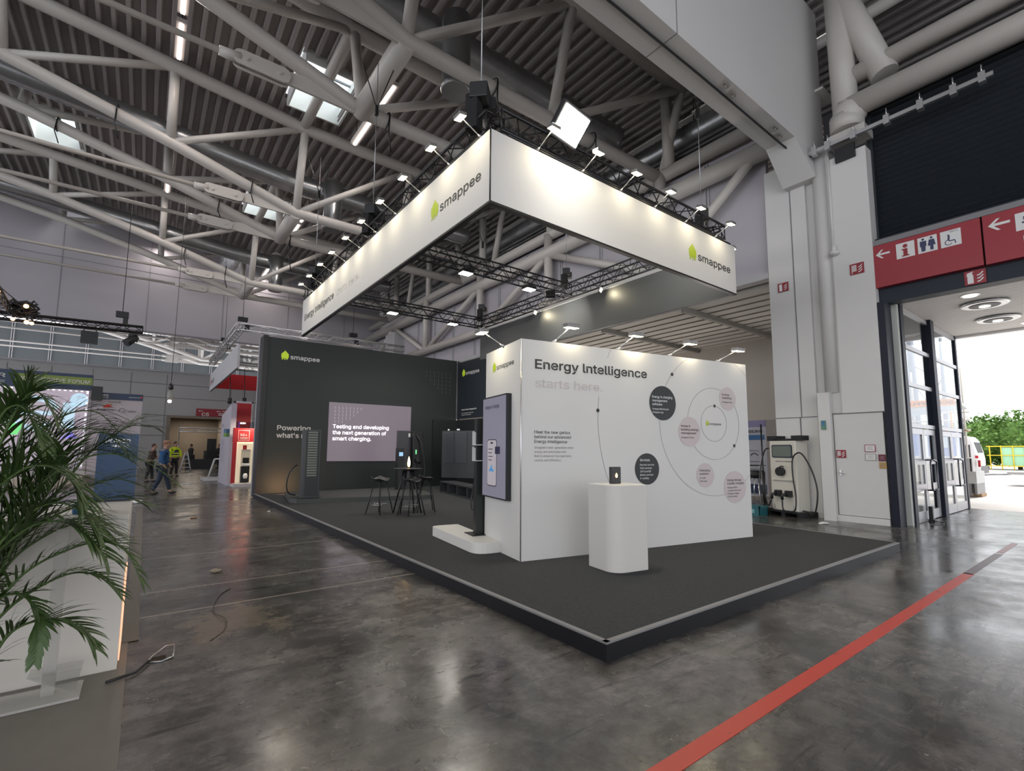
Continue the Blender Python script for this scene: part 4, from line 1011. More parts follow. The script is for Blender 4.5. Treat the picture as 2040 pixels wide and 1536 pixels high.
# plinth in front of the wall
T = thing('plinth', 'long low dark plinth in front of the tall back wall', 'plinth', (4.8, 13.8, ZP))
poly = [(3.0, 13.30), (3.10, 13.0), (6.45, 12.12), (6.85, 13.3), (6.85, 15.2), (3.3, 15.2)]
put('slab', MB().prism(poly, ZP, .245), mat('plinth_grey', (.05, .053, .053), .6), T)
# charger tower with white fins
T = thing('charger_tower', 'dark upright charger cabinet with a ladder of pale horizontal slats', 'charging station', (3.4, 13.5, .245))
a0 = Vector((3.17, 13.02)); ax = Vector((.97, -.22)).normalized(); ay = Vector((.22, .97)).normalized()
def tw(a, b): return tuple(a0+ax*a+ay*b)
put('cabinet', MB().prism([tw(0, 0), tw(.46, 0), tw(.46, .55), tw(0, .55)], .245, 1.98), mat('charger_charcoal', (.035, .037, .042), .4), T, bevel=.02)
ft = frame((*tw(0, 0), 0), (ax.x, ax.y, 0), (0, 0, 1))
mb = MB(); flat(mb, ft, [(.10, .3), (.42, .3), (.42, 1.95), (.10, 1.95)], .001, .006); put('grille_panel', mb, mat('grille_dark', (.015, .017, .017), .5), T)
for k in range(18):
    mb = MB(); z = .80+.064*k; flat(mb, ft, [(.14, z), (.37, z), (.37, z+.042), (.14, z+.042)], .008, .012); put('slat', mb, mat('slat_grey', (.16, .17, .15), .5), T)
put('charging_cable', MB().path([(3.16, 13.35, 1.08), (3.06, 13.38, 1.0), (2.98, 13.4, .86), (2.945, 13.41, .70), (2.94, 13.42, .54), (2.97, 13.42, .42), (3.03, 13.42, .34), (3.16, 13.4, .31)], .016, 8), M_black, T)

T = thing('amber_uplight', 'small amber glow lamp on the plinth behind the charger tower', 'lamp', (3.45, 14.9, .245))
put('base', MB().lathe([(.05, 0), (.05, .04)], (3.45, 15.5, .1345), 14), M_black, T); put('lens', MB().lathe([(.035, 0), (.035, .01)], (3.45, 15.5, .175), 14), mat('amber_lens', (1, .6, .3), .4, emit=(1, .55, .22), estr=4), T)
lamp(T, (3.45, 15.5, .22), (.05, .8, .45), 9, size=.08, col=(1, .55, .25), spread=150)
# wall mounted charger on its own dark panel post
T = thing('charger_post', 'dark charger post with hanging black cable in front of the lilac screen', 'charging station', (6.6, 14.4, .245))
put('back_plate', MB().box(6.36, 14.4, .245, 6.80, 14.5, 2.08), mat('plate_grey', (.06, .06, .07), .45), T)
put('charger_body', MB().box(6.80, 14.2, .9, 7.14, 14.5, 2.05), M_black, T, bevel=.02)
put('charger_stem', MB().box(6.84, 14.35, .2, 7.10, 14.5, .9), M_black, T)
put('small_meter', MB().box(6.30, 14.2, .245, 6.50, 14.4, 1.52), mat('plate_black', (.02, .02, .022), .4), T)
put('meter_screen', MB().box(6.33, 14.195, 1.28, 6.46, 14.2, 1.40), mat('meter_glow', (.1, .2, .3), .3, emit=(.3, .5, .7), estr=1.0), T)
put('status_light', MB().box(6.88, 14.19, 1.34, 6.92, 14.2, 1.48), mat('status_green', (.05, .3, .1), .3, emit=(.2, .7, .3), estr=1.0), T)
put('white_label', MB().box(6.72, 14.39, 1.88, 6.78, 14.4, 2.0), M_wink, T)
put('cable', MB().path([(6.9, 14.2, 1.95), (7.02, 14.1, 1.75), (7.10, 14.05, 1.3), (7.16, 14.05, .8), (7.10, 14.08, .4), (7.02, 14.15, .45), (7.0, 14.18, .9), (6.93, 14.18, 1.1)], .022, 8), M_black, T)
put('plug', MB().tube((6.88, 14.12, 1.18), (7.0, 14.1, 1.05), .04, 10), M_blackp, T)

# bar table with candle lamp and stools
def bar_table(x, y):
    T = thing('bar_table', 'round black high table with slanted legs between the stools', 'table', (x, y, ZP))
    put('table_top', MB().lathe([(.0, 0), (.30, .0), (.315, .012), (.315, .022), (.30, .026), (0, .026)], (x, y, 1.06), 36), mat('table_black', (.02, .02, .02), .35), T)
    for k in range(4):
        a = math.radians(38+90*k); c, s = math.cos(a), math.sin(a)
        put('leg', MB().tube((x+.33*c, y+.33*s, ZP), (x+.10*c, y+.10*s, 1.06), .014, 10, r1=.026), M_black, T)
    put('hub', MB().lathe([(.13, 0), (.13, .03)], (x, y, 1.03), 18), M_black, T)
bar_table(4.62, 9.86)
T = thing('candle_lamp', 'glowing amber flame lamp standing on the round high table', 'lamp', (4.60, 9.80, 1.086))
put('base', MB().lathe([(.03, 0), (.03, .02), (.018, .03)], (4.60, 9.80, 1.086), 16), M_black, T)
put('flame_bulb', MB().lathe([(.012, 0), (.026, .03), (.030, .08), (.022, .15), (.010, .20), (.002, .225)], (4.60, 9.80, 1.116), 16), mat('flame_glass', (1, .7, .4), .4, emit=(1, .62, .28), estr=9), T)
def stool(name, lab, x, y, rz):
    T = thing(name, lab, 'stool', (x, y, ZP), 'black bar stools at the high table', rz)
    n = 20; vs = []; fs = []
    for iy in range(9):
        for ix in range(9):
            u_, v_ = ix/4-1, iy/4-1; px_ = .19*u_*math.sqrt(1-v_*v_*.45); py_ = .17*v_*math.sqrt(1-u_*u_*.45)
            rim = max(abs(u_), abs(v_)); vs.append((px_, py_, .70+.055*u_*u_+.05*max(0, v_)**2-.02*(1-rim)))
    for iy in range(8):
        for ix in range(8): a = iy*9+ix; fs.append((a, a+1, a+10, a+9))
    mb = MB(); mb.add(vs, fs, True); s_ = put('seat', mb, mat('seat_black', (.022, .022, .022), .45), T, local=True)
    sm = s_.modifiers.new('thick', 'SOLIDIFY'); sm.thickness = .018; sb = s_.modifiers.new('smooth', 'SUBSURF'); sb.levels = 1; sb.render_levels = 1
    for sx_ in (-1, 1):
        for sy_ in (-1, 1): put('leg', MB().tube((.21*sx_, .19*sy_, 0), (.09*sx_, .08*sy_, .68), .010, 8, r1=.013), M_black, T, local=True)
    ring = [(.175*math.cos(2*math.pi*k/20), .16*math.sin(2*math.pi*k/20), .20) for k in range(21)]
    put('foot_ring', MB().path(ring, .006, 6, False), mat('steel_ring', (.5, .5, .48), .25, metal=1), T, local=True)
    return T
s0 = stool('bar_stool', 'black bar stool standing alone on the left of the high table', 4.04, 9.98, .5)
copy_tree(s0, loc=(4.50, 9.42, ZP), rz=.2, label='black bar stool nearest the camera, right in front of the high table')
copy_tree(s0, loc=(5.02, 9.80, ZP), rz=1.2, label='black bar stool behind the front one, on the right of the table')

# dark slatted cabinets with bench cubes
T = thing('slatted_cabinet', 'dark cabinet with two columns of fine horizontal slats', 'cabinet', (8.4, 14.0, ZP))
ca = Vector((8.05, 14.6)); cb = Vector((9.25, 12.6)); cdir = (cb-ca).normalized(); cn = Vector((cdir.y, -cdir.x))
fc = frame((ca.x, ca.y, 0), (cdir.x, cdir.y, 0), (0, 0, 1)); Lc = (cb-ca).length
hz = ZP+.42
mb = MB(); mb.prism([tuple(ca), tuple(cb), tuple(cb-cn*-.0+Vector((.35, .35))), tuple(ca+Vector((.35, .35)))], ZP+.42, 2.12); put('carcass', mb, mat('cabinet_dark', (.022, .026, .030), .45), T)
for cx_ in (.06, .56):
    mb = MB()
    for k in range(24): z = 2.05-.043*k; flat(mb, fc, [(cx_, z), (cx_+.40, z), (cx_+.40, z+.022), (cx_, z+.022)], .004, .02)
    put('slat_column', mb, mat('slat_dark', (.05, .055, .065), .4), T)
for k, a in enumerate((.2, .55, .6, 1.3, 1.6, 2.1)):
    mb = MB(); p = fc[0]+fc[1]*a; mb.ball((p.x+.12, p.y+.12, 2.16), .035); put('white_knob', mb, M_wink, T)
for k in range(4):
    t0 = Vector((7.72, 14.1))+Vector((-.18, -.87))*k*.97
    T = thing('bench_cube', 'open fronted dark bench cube, %s from the tall wall' % ORD[k], 'bench', (t0.x, t0.y, ZP), 'open dark bench cubes')
    ex = Vector((-.203, -.979)); ey = Vector((.979, -.203)); w_, d_, h_, t_ = .84, .5, .34, .035
    def Q(a, b): return tuple(t0+ex*a+ey*b)
    put('frame', MB().prism([Q(0, 0), Q(0, d_), Q(t_, d_), Q(t_, 0)], ZP, ZP+h_).prism([Q(w_-t_, 0), Q(w_-t_, d_), Q(w_, d_), Q(w_, 0)], ZP, ZP+h_).prism([Q(0, 0), Q(0, d_), Q(w_, d_), Q(w_, 0)], ZP+h_-t_, ZP+h_).prism([Q(0, 0), Q(0, d_), Q(w_, d_), Q(w_, 0)], ZP, ZP+t_), mat('cube_grey', (.045, .046, .05), .5), T)
    put('back', MB().prism([Q(t_, d_-.03), Q(t_, d_), Q(w_-t_, d_), Q(w_-t_, d_-.03)], ZP+t_, ZP+h_-t_), M_black, T)

# ================================================================ hanging sign ring
X0, X1, Y0, Y1, ZB, ZT = 3.24, 9.17, 4.77, 13.93, 4.60, 5.56
M_ban_in = mat('dark_inner_fabric', (0.045, .048, .05), .5)
T = thing('hanging_sign', 'large hanging rectangular white sign ring over the stand', 'hanging sign', ((X0+X1)/2, (Y0+Y1)/2, ZB))
put('left_fascia', MB().box(X0, Y0, ZB, X0+.05, Y1, ZT), M_wfab, T)
put('right_fascia', MB().box(X0+.05, Y0, ZB, X1, Y0+.05, ZT), M_wfab, T)
put('rear_fascia', MB().box(X1-.06, Y0+.06, ZB, X1, Y1, ZT), M_ban_in, T)
put('bottom_edge', MB().box(X0-.005, Y0-.005, ZB-.03, X0+.07, Y1, ZB).box(X0+.07, Y0-.005, ZB-.03, X1, Y0+.07, ZB), M_black, T)
put('inner_lining', MB().box(X0+.052, Y0+.1, ZB, X0+.06, Y1, ZT).box(X0+.1, Y0+.052, ZB, X1-.07, Y0+.06, ZT), M_ban_in, T)
put('top_profile', MB().box(X1-.08, Y0, ZT, X1+.01, Y1, ZT+.03), M_alu, T)
fL = frame((X0, Y1, ZB), (0, -1, 0), (0, 0, 1)); fR = frame((X0, Y0, ZB), (1, 0, 0), (0, 0, 1))
mb = MB(); write(mb, fL, 'Energy Intelligence', .27, .35, .32, width=2.53, bold=.006); put('fascia_text', mb, M_ink, T)
mb = MB(); write(mb, fL, 'starts here.', 2.98, .35, .32, width=1.5); put('faint_text', mb, mat('faint_lilac_ink', (.70, .67, .68), .7), T)
logo(T, fL, 7.57, .33, .30, 1.38, M_ink, M_lime)
logo(T, fR, 4.31, .32, .31, 1.41, M_ink, M_lime)
for (x, y, z) in ((X0, Y0, ZB),):
    put('corner_profile', MB().tube((x-.004, y-.004, ZB), (x-.004, y-.004, ZT), .010, 6), M_black, T)

def truss_run(p0, p1, size, cr=.022, br=.010, pitch=.26, mb=None):
    mb = mb or MB(); a = Vector(p0); b = Vector(p1); d = (b-a).normalized(); s_ = d.cross(Vector((0, 0, 1))).normalized()*size/2; u_ = Vector((0, 0, size/2))
    cs = [s_+u_, s_-u_, -s_-u_, -s_+u_]
    for c in cs: mb.tube(a+c, b+c, cr, 8)
    L_ = (b-a).length; n_ = max(2, int(round(L_/pitch)))
    for k in range(n_):
        q0 = a+d*(L_*k/n_); q1 = a+d*(L_*(k+1)/n_)
        for j in range(4):
            c0, c1 = cs[j], cs[(j+1) % 4]
            if k % 2: c0, c1 = c1, c0
            mb.tube(q0+c0, q1+c1, br, 5, cap=False)
    for q in (a, b):
        for j in range(4): mb.tube(q+cs[j], q+cs[(j+1) % 4], br*1.2, 5)
    return mb
T = thing('lighting_rig', 'black box truss grid hanging above the white sign ring', 'truss', (6.2, 9.3, 5.7))
zr = 5.82; ins = .22
for a, b in (((X0+ins, Y0+ins, zr), (X0+ins, Y1-.1, zr)), ((X0+ins, Y0+ins, zr), (X1-ins, Y0+ins, zr)), ((X1-ins, Y0+ins, zr), (X1-ins, Y1-.1, zr)), ((X0+ins, 9.35, zr), (X1-ins, 9.35, zr)), ((X0+ins, 13.68, zr), (X1-ins, 13.68, zr))):
    put('truss_run', truss_run(a, b, .29), M_black, T)
put('rail', MB().tube((X0+.3, Y0+.04, ZT+.05), (X1-.1, Y0+.04, ZT+.05), .02, 8).tube((X0+.04, Y0+.3, ZT+.05), (X0+.04, Y1, ZT+.05), .02, 8), M_black, T)

# hoists with chains
def hoist(x, y, z, lab, big=1.0):
    T = thing('chain_hoist', lab, 'hoist', (x, y, z), 'chain hoists carrying the rig')
    MO_ = put('motor', MB().cbox((x, y, z+.30), (.34*big, .20*big, .18*big), .8), M_blackp, T, bevel=.02)
    put('gear_box', MB().cbox((x+.1*big, y+.06, z+.26), (.16*big, .24*big, .14*big), .8), M_black, MO_)
    put('chain_bag', MB().cbox((x-.1*big, y-.02, z+.02), (.14*big, .14*big, .40*big), .5), mat('bag_black', (.01, .01, .011), .9), T)
    put('sling', MB().tube((x, y, z+.22), (x-.12, y, z-.12), .012, 6).tube((x, y, z+.22), (x+.12, y, z-.12), .012, 6), M_black, T)
    put('chain', MB().tube((x, y, z+.38), (x, y, 9.7), .008, 6), M_galv, T)
    put('hook_block', MB().cbox((x, y, 8.6), (.06, .06, .22)).tube((x, y, 8.65), (x-.3, y+.1, 9.6), .012, 6).tube((x, y, 8.65), (x+.3, y-.1, 9.6), .012, 6), M_black, T)
hoist(3.42, 5.28, 6.05, 'black chain hoist above the near corner of the sign ring', 1.25)
hoist(3.44, 9.35, 6.05, 'black chain hoist halfway along the left side of the rig', 1.1)
hoist(3.44, 13.6, 6.05, 'black chain hoist at the far left end of the rig')
hoist(8.95, 9.4, 6.05, 'black chain hoist on the middle of the rear rig side')
hoist(8.95, 13.6, 6.05, 'black chain hoist at the far rear corner of the rig')
hoist(8.9, 5.3, 6.05, 'black chain hoist at the right end of the rig near the pier')

# spot lamps on arms
M_lens = mat('lit_lamp_face', (1, 1, 1), .4, emit=(1.0, .84, .50), estr=9.0)
def arm_lamp(base, head, aim, lab, group, energy=2.8, big=1.25):
    T = thing('arm_spotlight', lab, 'spotlight', base, group)
    b = Vector(base); h = Vector(head); d = (Vector(aim)-h).normalized()
    put('clamp', MB().tube(b, b+(h-b)*.16, .028, 10, r1=.010), M_alu, T)
    put('arm', MB().tube(b+(h-b)*.1, h, .008, 8), M_alu, T)
    q = d.to_track_quat('-Z', 'Y').to_matrix()
    LH_ = put('lamp_head', MB().cbox(h, (.13*big, .09*big, .035*big), m=q), mat('lamp_silver', (.22, .22, .22), .4, metal=.4), T, bevel=.008)
    put('lens', MB().cbox(h+d*.02*big, (.115*big, .075*big, .008), m=q), M_lens, LH_)
    lamp(T, h+d*.05, d, energy, size=.09*big, spread=165, col=(1, .88, .60))
    return T
for i, y in enumerate((5.03, 5.83, 6.77, 7.69, 8.6, 9.49, 10.4, 11.26, 12.2, 12.97)):
    arm_lamp((X0+.03, y, ZT+.02), (2.94, y, 5.74), (3.06, y, 5.0), 'arm spotlight on the left fascia, %s from the near corner' % ORD[i], 'spotlights along the left fascia')
for i, x in enumerate((4.05, 4.91, 5.76, 6.63, 7.51, 8.5)):
    arm_lamp((x-.02, Y0+.03, ZT+.02), (x, 4.47, 5.75), (x, 4.60, 5.0), 'arm spotlight on the right fascia, %s from the near corner' % ORD[i], 'spotlights along the right fascia')
arm_lamp((9.15, 5.2, ZT+.02), (9.5, 5.0, 5.70), (9.2, 5.0, 5.0), 'arm spotlight at the right end of the fascia beside the pier', 'spotlights at the rear side', big=1.2)
for i, y in enumerate((8.08, 10.64)):
    arm_lamp((9.1, y, ZT+.02), (8.85, y, 5.50), (9.3, y-.9, 5.0), 'arm spotlight on the dark rear fascia, %s' % ('nearer the pier' if i == 0 else 'farther from the pier'), 'spotlights on the rear fascia', 4)
wb = [((4.30, 4.70), (4.73, 4.87-.3)), ((5.45, 4.46), (5.86, 4.33)), ((6.55, 4.25), (6.99, 4.14)), ((7.65, 4.03), (8.14, 3.95))]
def onw(a, back=.0): v_ = A + xd*a + yd*back; return v_
for i, (a, hx, hy) in enumerate(((.50, 4.73, 4.87), (1.55, 5.86, 4.63), (2.52, 6.99, 4.44), (3.55, 8.14, 4.25))):
    b = onw(a, .04); hd = onw(a, -.28)
    # head pixel position lies on a ray; keep the head in front of the wall
    arm_lamp((b.x, b.y, HW+.005), ((hx*.945), (hy*.945), 3.16), (hx*.945+.02, hy*.945+.12, 2.2), 'arm spotlight above the graphic wall, %s from its left corner' % ORD[i], 'spotlights above the graphic wall', 4.0, 1.5)
arm_lamp((onw(0, .55).x, onw(0, .55).y, HW+.005), (3.62, 5.50, 3.13), (3.68, 5.49, 2.2), 'arm spotlight leaning out over the narrow face of the wall', 'spotlights on the narrow faces', 3.0, 1.5)
arm_lamp((Bk.x-.02, Bk.y-.5, HW+.005), (8.35, 4.50, 2.98), (8.3, 4.5, 2.0), 'small spotlight behind the right end of the graphic wall', 'spotlights on the narrow faces', 4)
# flood lamps
def flood(p, aim, lab, e, big=1.0, strength=30):
    T = thing('flood_lamp', lab, 'floodlight', p, 'flood lamps in the rig')
    h = Vector(p); d = (Vector(aim)-h).normalized(); q = d.to_track_quat('-Z', 'Y').to_matrix()
    HS_ = put('housing', MB().cbox(h, (.30*big, .24*big, .08), m=q), M_black, T, bevel=.01)
    put('lit_face', MB().cbox(h+d*.045, (.26*big, .20*big, .012), m=q), mat('flood_face', (1, 1, 1), .4, emit=(1, .96, .86), estr=strength), HS_)
    put('bracket', MB().tube(h-d*.04, h+Vector((0, .48 if h.y < 5 else 0, .06 if h.y < 5 else .1)), .012, 6), M_black, T)
    lamp(T, h+d*.07, d, e, size=.22*big, spread=140, col=(1, .95, .86))
flood((4.36, 4.50, 5.93), (4.5, 3.4, 4.9), 'very bright square floodlight beside the near corner of the sign', 45, 1.9, 60)
for i, (x, y) in enumerate(((5.68, 9.33), (7.55, 9.3))): flood((x, y, 5.60), (x, y, 0), 'floodlight under the middle cross truss, %s' % ('left one' if i == 0 else 'right one'), 30)
for i, (x, y) in enumerate(((5.68, 13.5), (7.75, 13.5))): flood((x, y, 5.60), (x, y, 0), 'floodlight under the far cross truss, %s' % ('left one' if i == 0 else 'right one'), 30)

for (p_, a_, t_) in (((7.75, 5.3, 5.5), (9.1, 6.9, 5.05), 'added black flood lamp behind the right fascia washing the dark rear fascia'), ((8.1, 9.1, 5.5), (9.1, 10.1, 5.0), 'added black flood lamp by the rear junction washing the dark rear fascia')):  # extra floods added to spread light over the rear fascia
    flood(p_, a_, t_, 32, .8, 20)
# steel rope catch lines etc. are part of the rig
# ================================================================ forum stage at the far left
T = thing('forum_stage', 'forum stage backdrop with lit screen under a navy header reading POWER2DRIVE FORUM', 'stage', (-5, 28, 0))
put('riser', MB().box(-12, 24.5, 0, -1.9, 28, .35), mat('stage_beige', (.42, .36, .30), .5), T)
put('riser_step', MB().box(-12, 23.9, 0, -2.3, 24.5, .17), mat('stage_beige', (.4,)*3), T)
put('backdrop', MB().box(-12, 28.02, 0, -2.0, 28.2, 4.0), mat('stage_pale', (.45, .42, .42), .6), T)
put('header', MB().box(-12, 27.94, 3.99, -2.02, 28.2, 4.66), M_navy, T)
fh = frame((-12, 27.94, 0), (1, 0, 0), (0, 0, 1))
mb = MB(); flat(mb, fh, [(12-4.42, 4.20), (12-2.02, 4.20), (12-2.02, 4.53), (12-4.42, 4.53)], .002, .01); put('green_band', mb, mat('band_green', (.20, .27, .06), .6), T)
mb = MB(); write(mb, fh, 'POWER2DRIVE FORUM', 12-4.33, 4.25, .32, width=2.22, bold=.01, d=.016); put('header_text', mb, mat('header_pale', (.60, .60, .58), .6), T)
mb = MB(); write(mb, fh, 'POWER', 12-6.0, 4.33, .30, width=1.3, bold=.04, d=.01); write(mb, fh, 'DRIVE', 12-5.85, 4.05, .30, width=1.15, d=.01); put('header_name', mb, mat('header_pale', (.6,)*3), T)
M_led = mat('led_lilac', (.1, .09, .1), .4, emit=(.36, .30, .36), estr=.9)
put('led_screen', MB().box(-9, 27.96, .55, -2.1, 28.02, 3.96), M_led, T)
fl2 = frame((-9, 27.955, 0), (1, 0, 0), (0, 0, 1)); M_ledb = mat('led_pale_blue', (.2, .25, .3), .4, emit=(.42, .58, .70), estr=1.0)
mb = MB(); flat(mb, fl2, disc2(9-2.40, 3.54, .30, 32)); flat(mb, fl2, [(9-2.9, 2.3), (9-2.5, 2.3), (9-2.5, 3.40), (9-2.9, 3.40)])
for r in (.62, ): arc(mb, fl2, 9-3.7, 2.9, r, 20, 320, .22, 40)
flat(mb, fl2, [(9-4.2, 2.84), (9-3.2, 2.84), (9-3.2, 3.0), (9-4.2, 3.0)]); put('screen_letters', mb, M_ledb, T)
mb = MB()
for i in range(16): flat(mb, fl2, [(9-4.9+.18*i, 3.90), (9-4.82+.18*i, 3.90), (9-4.82+.18*i, 3.945), (9-4.9+.18*i, 3.945)])
for i in range(14): flat(mb, fl2, [(9-2.18, .7+.24*i), (9-2.12, .7+.24*i), (9-2.12, .82+.24*i), (9-2.18, .82+.24*i)])
put('dash_pattern', mb, mat('led_white', (.5, .5, .5), .4, emit=(.9, .95, 1), estr=1.1), T)
for k, (c, pts) in enumerate((((.15, .75, .2), [(9-4.5, 2.0), (9-4.2, 2.0), (9-4.0, 2.5), (9-4.4, 2.45)]), ((.25, .2, .9), [(9-2.9, 1.85), (9-2.35, 1.9), (9-2.6, 2.2)]), ((.9, .45, .2), [(9-4.9, 2.1), (9-4.7, 2.1), (9-4.8, 2.5)]))):
    mb = MB(); flat(mb, fl2, pts, .006); put('screen_colour', mb, mat('led_c%s' % 'abc'[k], (.1, .1, .1), .4, emit=c, estr=.9), T)
solo('black_speaker', MB().box(-2.0, 27.6, 3.55, -1.65, 27.95, 4.15), M_blackp, 'black box at the right end of the navy forum header', 'speaker')

T = thing('sponsor_wall', 'pale lilac sponsor wall with a navy top band beside the forum stage', 'exhibition wall', (-1.1, 28.2, 0))
put('panel', MB().box(-1.98, 28.05, 0, -.22, 28.2, 3.92), mat('lilac_board', (.46, .41, .44), .6), T)
put('top_band', MB().box(-2.0, 28.03, 3.64, -.21, 28.21, 3.93), M_navy, T)
fs3 = frame((-1.98, 28.03, 0), (1, 0, 0), (0, 0, 1))
mb = MB(); write(mb, fs3, 'POWER', .08, 3.79, .13, width=.46, bold=.03); write(mb, fs3, '2DRIVE', .08, 3.69, .12, width=.46); write(mb, fs3, 'organised by', 1.25, 3.76, .08, width=.4); put('band_text', mb, M_wink, T)
mb = MB(); flat(mb, fs3, [(.38, 3.32), (.50, 3.42), (.70, 3.44), (.62, 3.36), (.72, 3.30), (.40, 3.26)], .022); flat(mb, fs3, disc2(1.70, 3.80, .04, 14), .005); put('red_mark', mb, mat('mark_red', (.55, .04, .02), .6), T)
mb = MB(); write(mb, fs3, 'Acepower', .17, 3.14, .17, width=.62, bold=.03, d=.025); write(mb, fs3, 'Zaptec', 1.20, 3.10, .18, width=.36, d=.025); arc(mb, fs3, 1.05, 3.16, .10, 0, 360, .018, 28, d=.025)
for b, x0_, x1_ in ((3.52, .55, 1.0), (2.78, .5, .95), (2.3, .5, 1.0)): flat(mb, fs3, [(x0_, b), (x1_, b), (x1_, b+.02), (x0_, b+.02)], .022)
write(mb, fs3, 'callisto', 1.0, 2.58, .17, width=.42, d=.025); put('sponsor_text', mb, M_ink, T)

# navy screen standing on the counter and the counter itself
T = thing('white_counter', 'plain white counter in front of the palm at the left edge', 'counter', (-1.4, 4.9, 0))
mb = MB().box(-2.8, 4.36, 0.0, -.055, 5.48, 1.04); put('body', mb, mat('counter_white', (.74, .70, .64), .5), T, bevel=.004)
put('warm_reflection', MB().box(-.053, 4.42, .04, -.047, 4.85, .62), mat('reflection_glow', (1, .6, .4), .5, emit=(1, .55, .35), estr=.8), T)  # orange reflection on the counter side, painted as a glowing patch
T = thing('forum_lectern_screen', 'navy screen reading POWER standing on the back edge of the white counter', 'screen', (-.18, 5.40, 1.04))
put('panel', MB().box(-.32, 5.41, 1.05, -.045, 5.45, 1.62), mat('screen_navy', (.022, .055, .12), .4), T)
fp = frame((-.32, 5.41, 0), (1, 0, 0), (0, 0, 1))
mb = MB(); write(mb, fp, 'POWER', .05, 1.54, .065, width=.17, bold=.03); write(mb, fp, '2DRIVE', .09, 1.50, .045, width=.12); put('lettering', mb, M_wink, T)
put('foot', MB().box(-.30, 5.40, 1.042, -.07, 5.46, 1.055), M_black, T)
T = thing('blue_pot', 'small blue pot under the palm leaves on the counter', 'pot', (-.39, 4.5, 1.042))
put('pot', MB().lathe([(.028, 0), (.038, .07), (.034, .07), (.026, .01)], (-.34, 4.52, 1.042), 18), mat('pot_blue', (.02, .10, .22), .35), T)
# grey carpet strip under the counter, acrylic stand
solo('floor_covering', MB().box(-3.5, 2.2, 0.0, -.005, 5.9, .006), mat('taupe_sheet', (.16, .145, .125), .5, vary=.2, vscale=3), 'taupe floor covering laid below the counter and the acrylic stand', 'floor mat')
solo('floor_duct_cover', MB().box(-.05, 4.9, 0.006, .06, 15, .012), mat('taupe_strip', (.15, .13, .11), .5), 'narrow taupe cover strip on the floor along the counter side', 'floor strip')
M_acr = glass_mat('clear_acrylic', (.90, .90, .89), .6)
T = thing('acrylic_stand', 'clear acrylic stand with a square upright on a flat base', 'stand', (-.45, 4.0, 0))
put('base_plate', MB().box(-1.0, 3.98, .008, -.215, 4.25, .022), mat('frosted_acrylic', (.62, .60, .57), .2, alpha=.6), T)
put('upright', MB().box(-.40, 4.10, .022, -.34, 4.16, 1.0), mat('frosted_post', (.55, .53, .50), .2, alpha=.45), T)
put('brace', MB().slab([(-.46, 4.05, .16), (-.26, 4.05, .03), (-.24, 4.05, .03), (-.22, 4.05, .16)], (0, 1, 0), .012), M_acr, T)
put('shelf', MB().box(-.46, 4.06, .155, -.22, 4.2, .163), M_acr, T)

# ================================================================ palm
M_pleaf = mat('palm_leaf', (.05, .095, .022), .5, vary=.35, vscale=5)
M_pstem = mat('palm_stem', (.10, .16, .05), .5)
T = thing('areca_palm', 'large potted palm whose long arching fronds cross the left foreground', 'palm', (-.95, 3.9, 0))
put('pot', MB().lathe([(.16, 0), (.20, .36), (.18, .36), (.16, .3), (0, .3)], (-.98, 3.9, .008), 24), mat('pot_grey', (.2, .2, .2), .5), T)
def leaflet(mb, p, d, upv, L_, w_, droop):
    d = d.normalized(); side = d.cross(upv).normalized()*w_; k = 5; vs = []
    q = p.copy(); dd = d.copy()
    for i in range(k+1):
        t = i/k; ww = math.sin(math.pi*min(1, .18+t*.82))**.6*(1-t*.25)
        if i == k: ww = .03
        vs.append(q-side*ww); vs.append(q+side*ww)
        dd = (dd+Vector((0, 0, -droop*(.4+t)))).normalized(); q = q+dd*(L_/k)
    mb.add(vs, [(2*i, 2*i+1, 2*i+3, 2*i+2) for i in range(k)])
def spline(P, n):
    P = [Vector(p) for p in P]; P = [P[0]*2-P[1]] + P + [P[-1]*2-P[-2]]; o = []
    for i in range(1, len(P)-2):
        for k in range(n):
            t = k/n; a, b, c, d = P[i-1:i+3]
            o.append(.5*((2*b)+(c-a)*t+(2*a-5*b+4*c-d)*t*t+(3*b-a-3*c+d)*t**3))
    o.append(P[-2]); return o
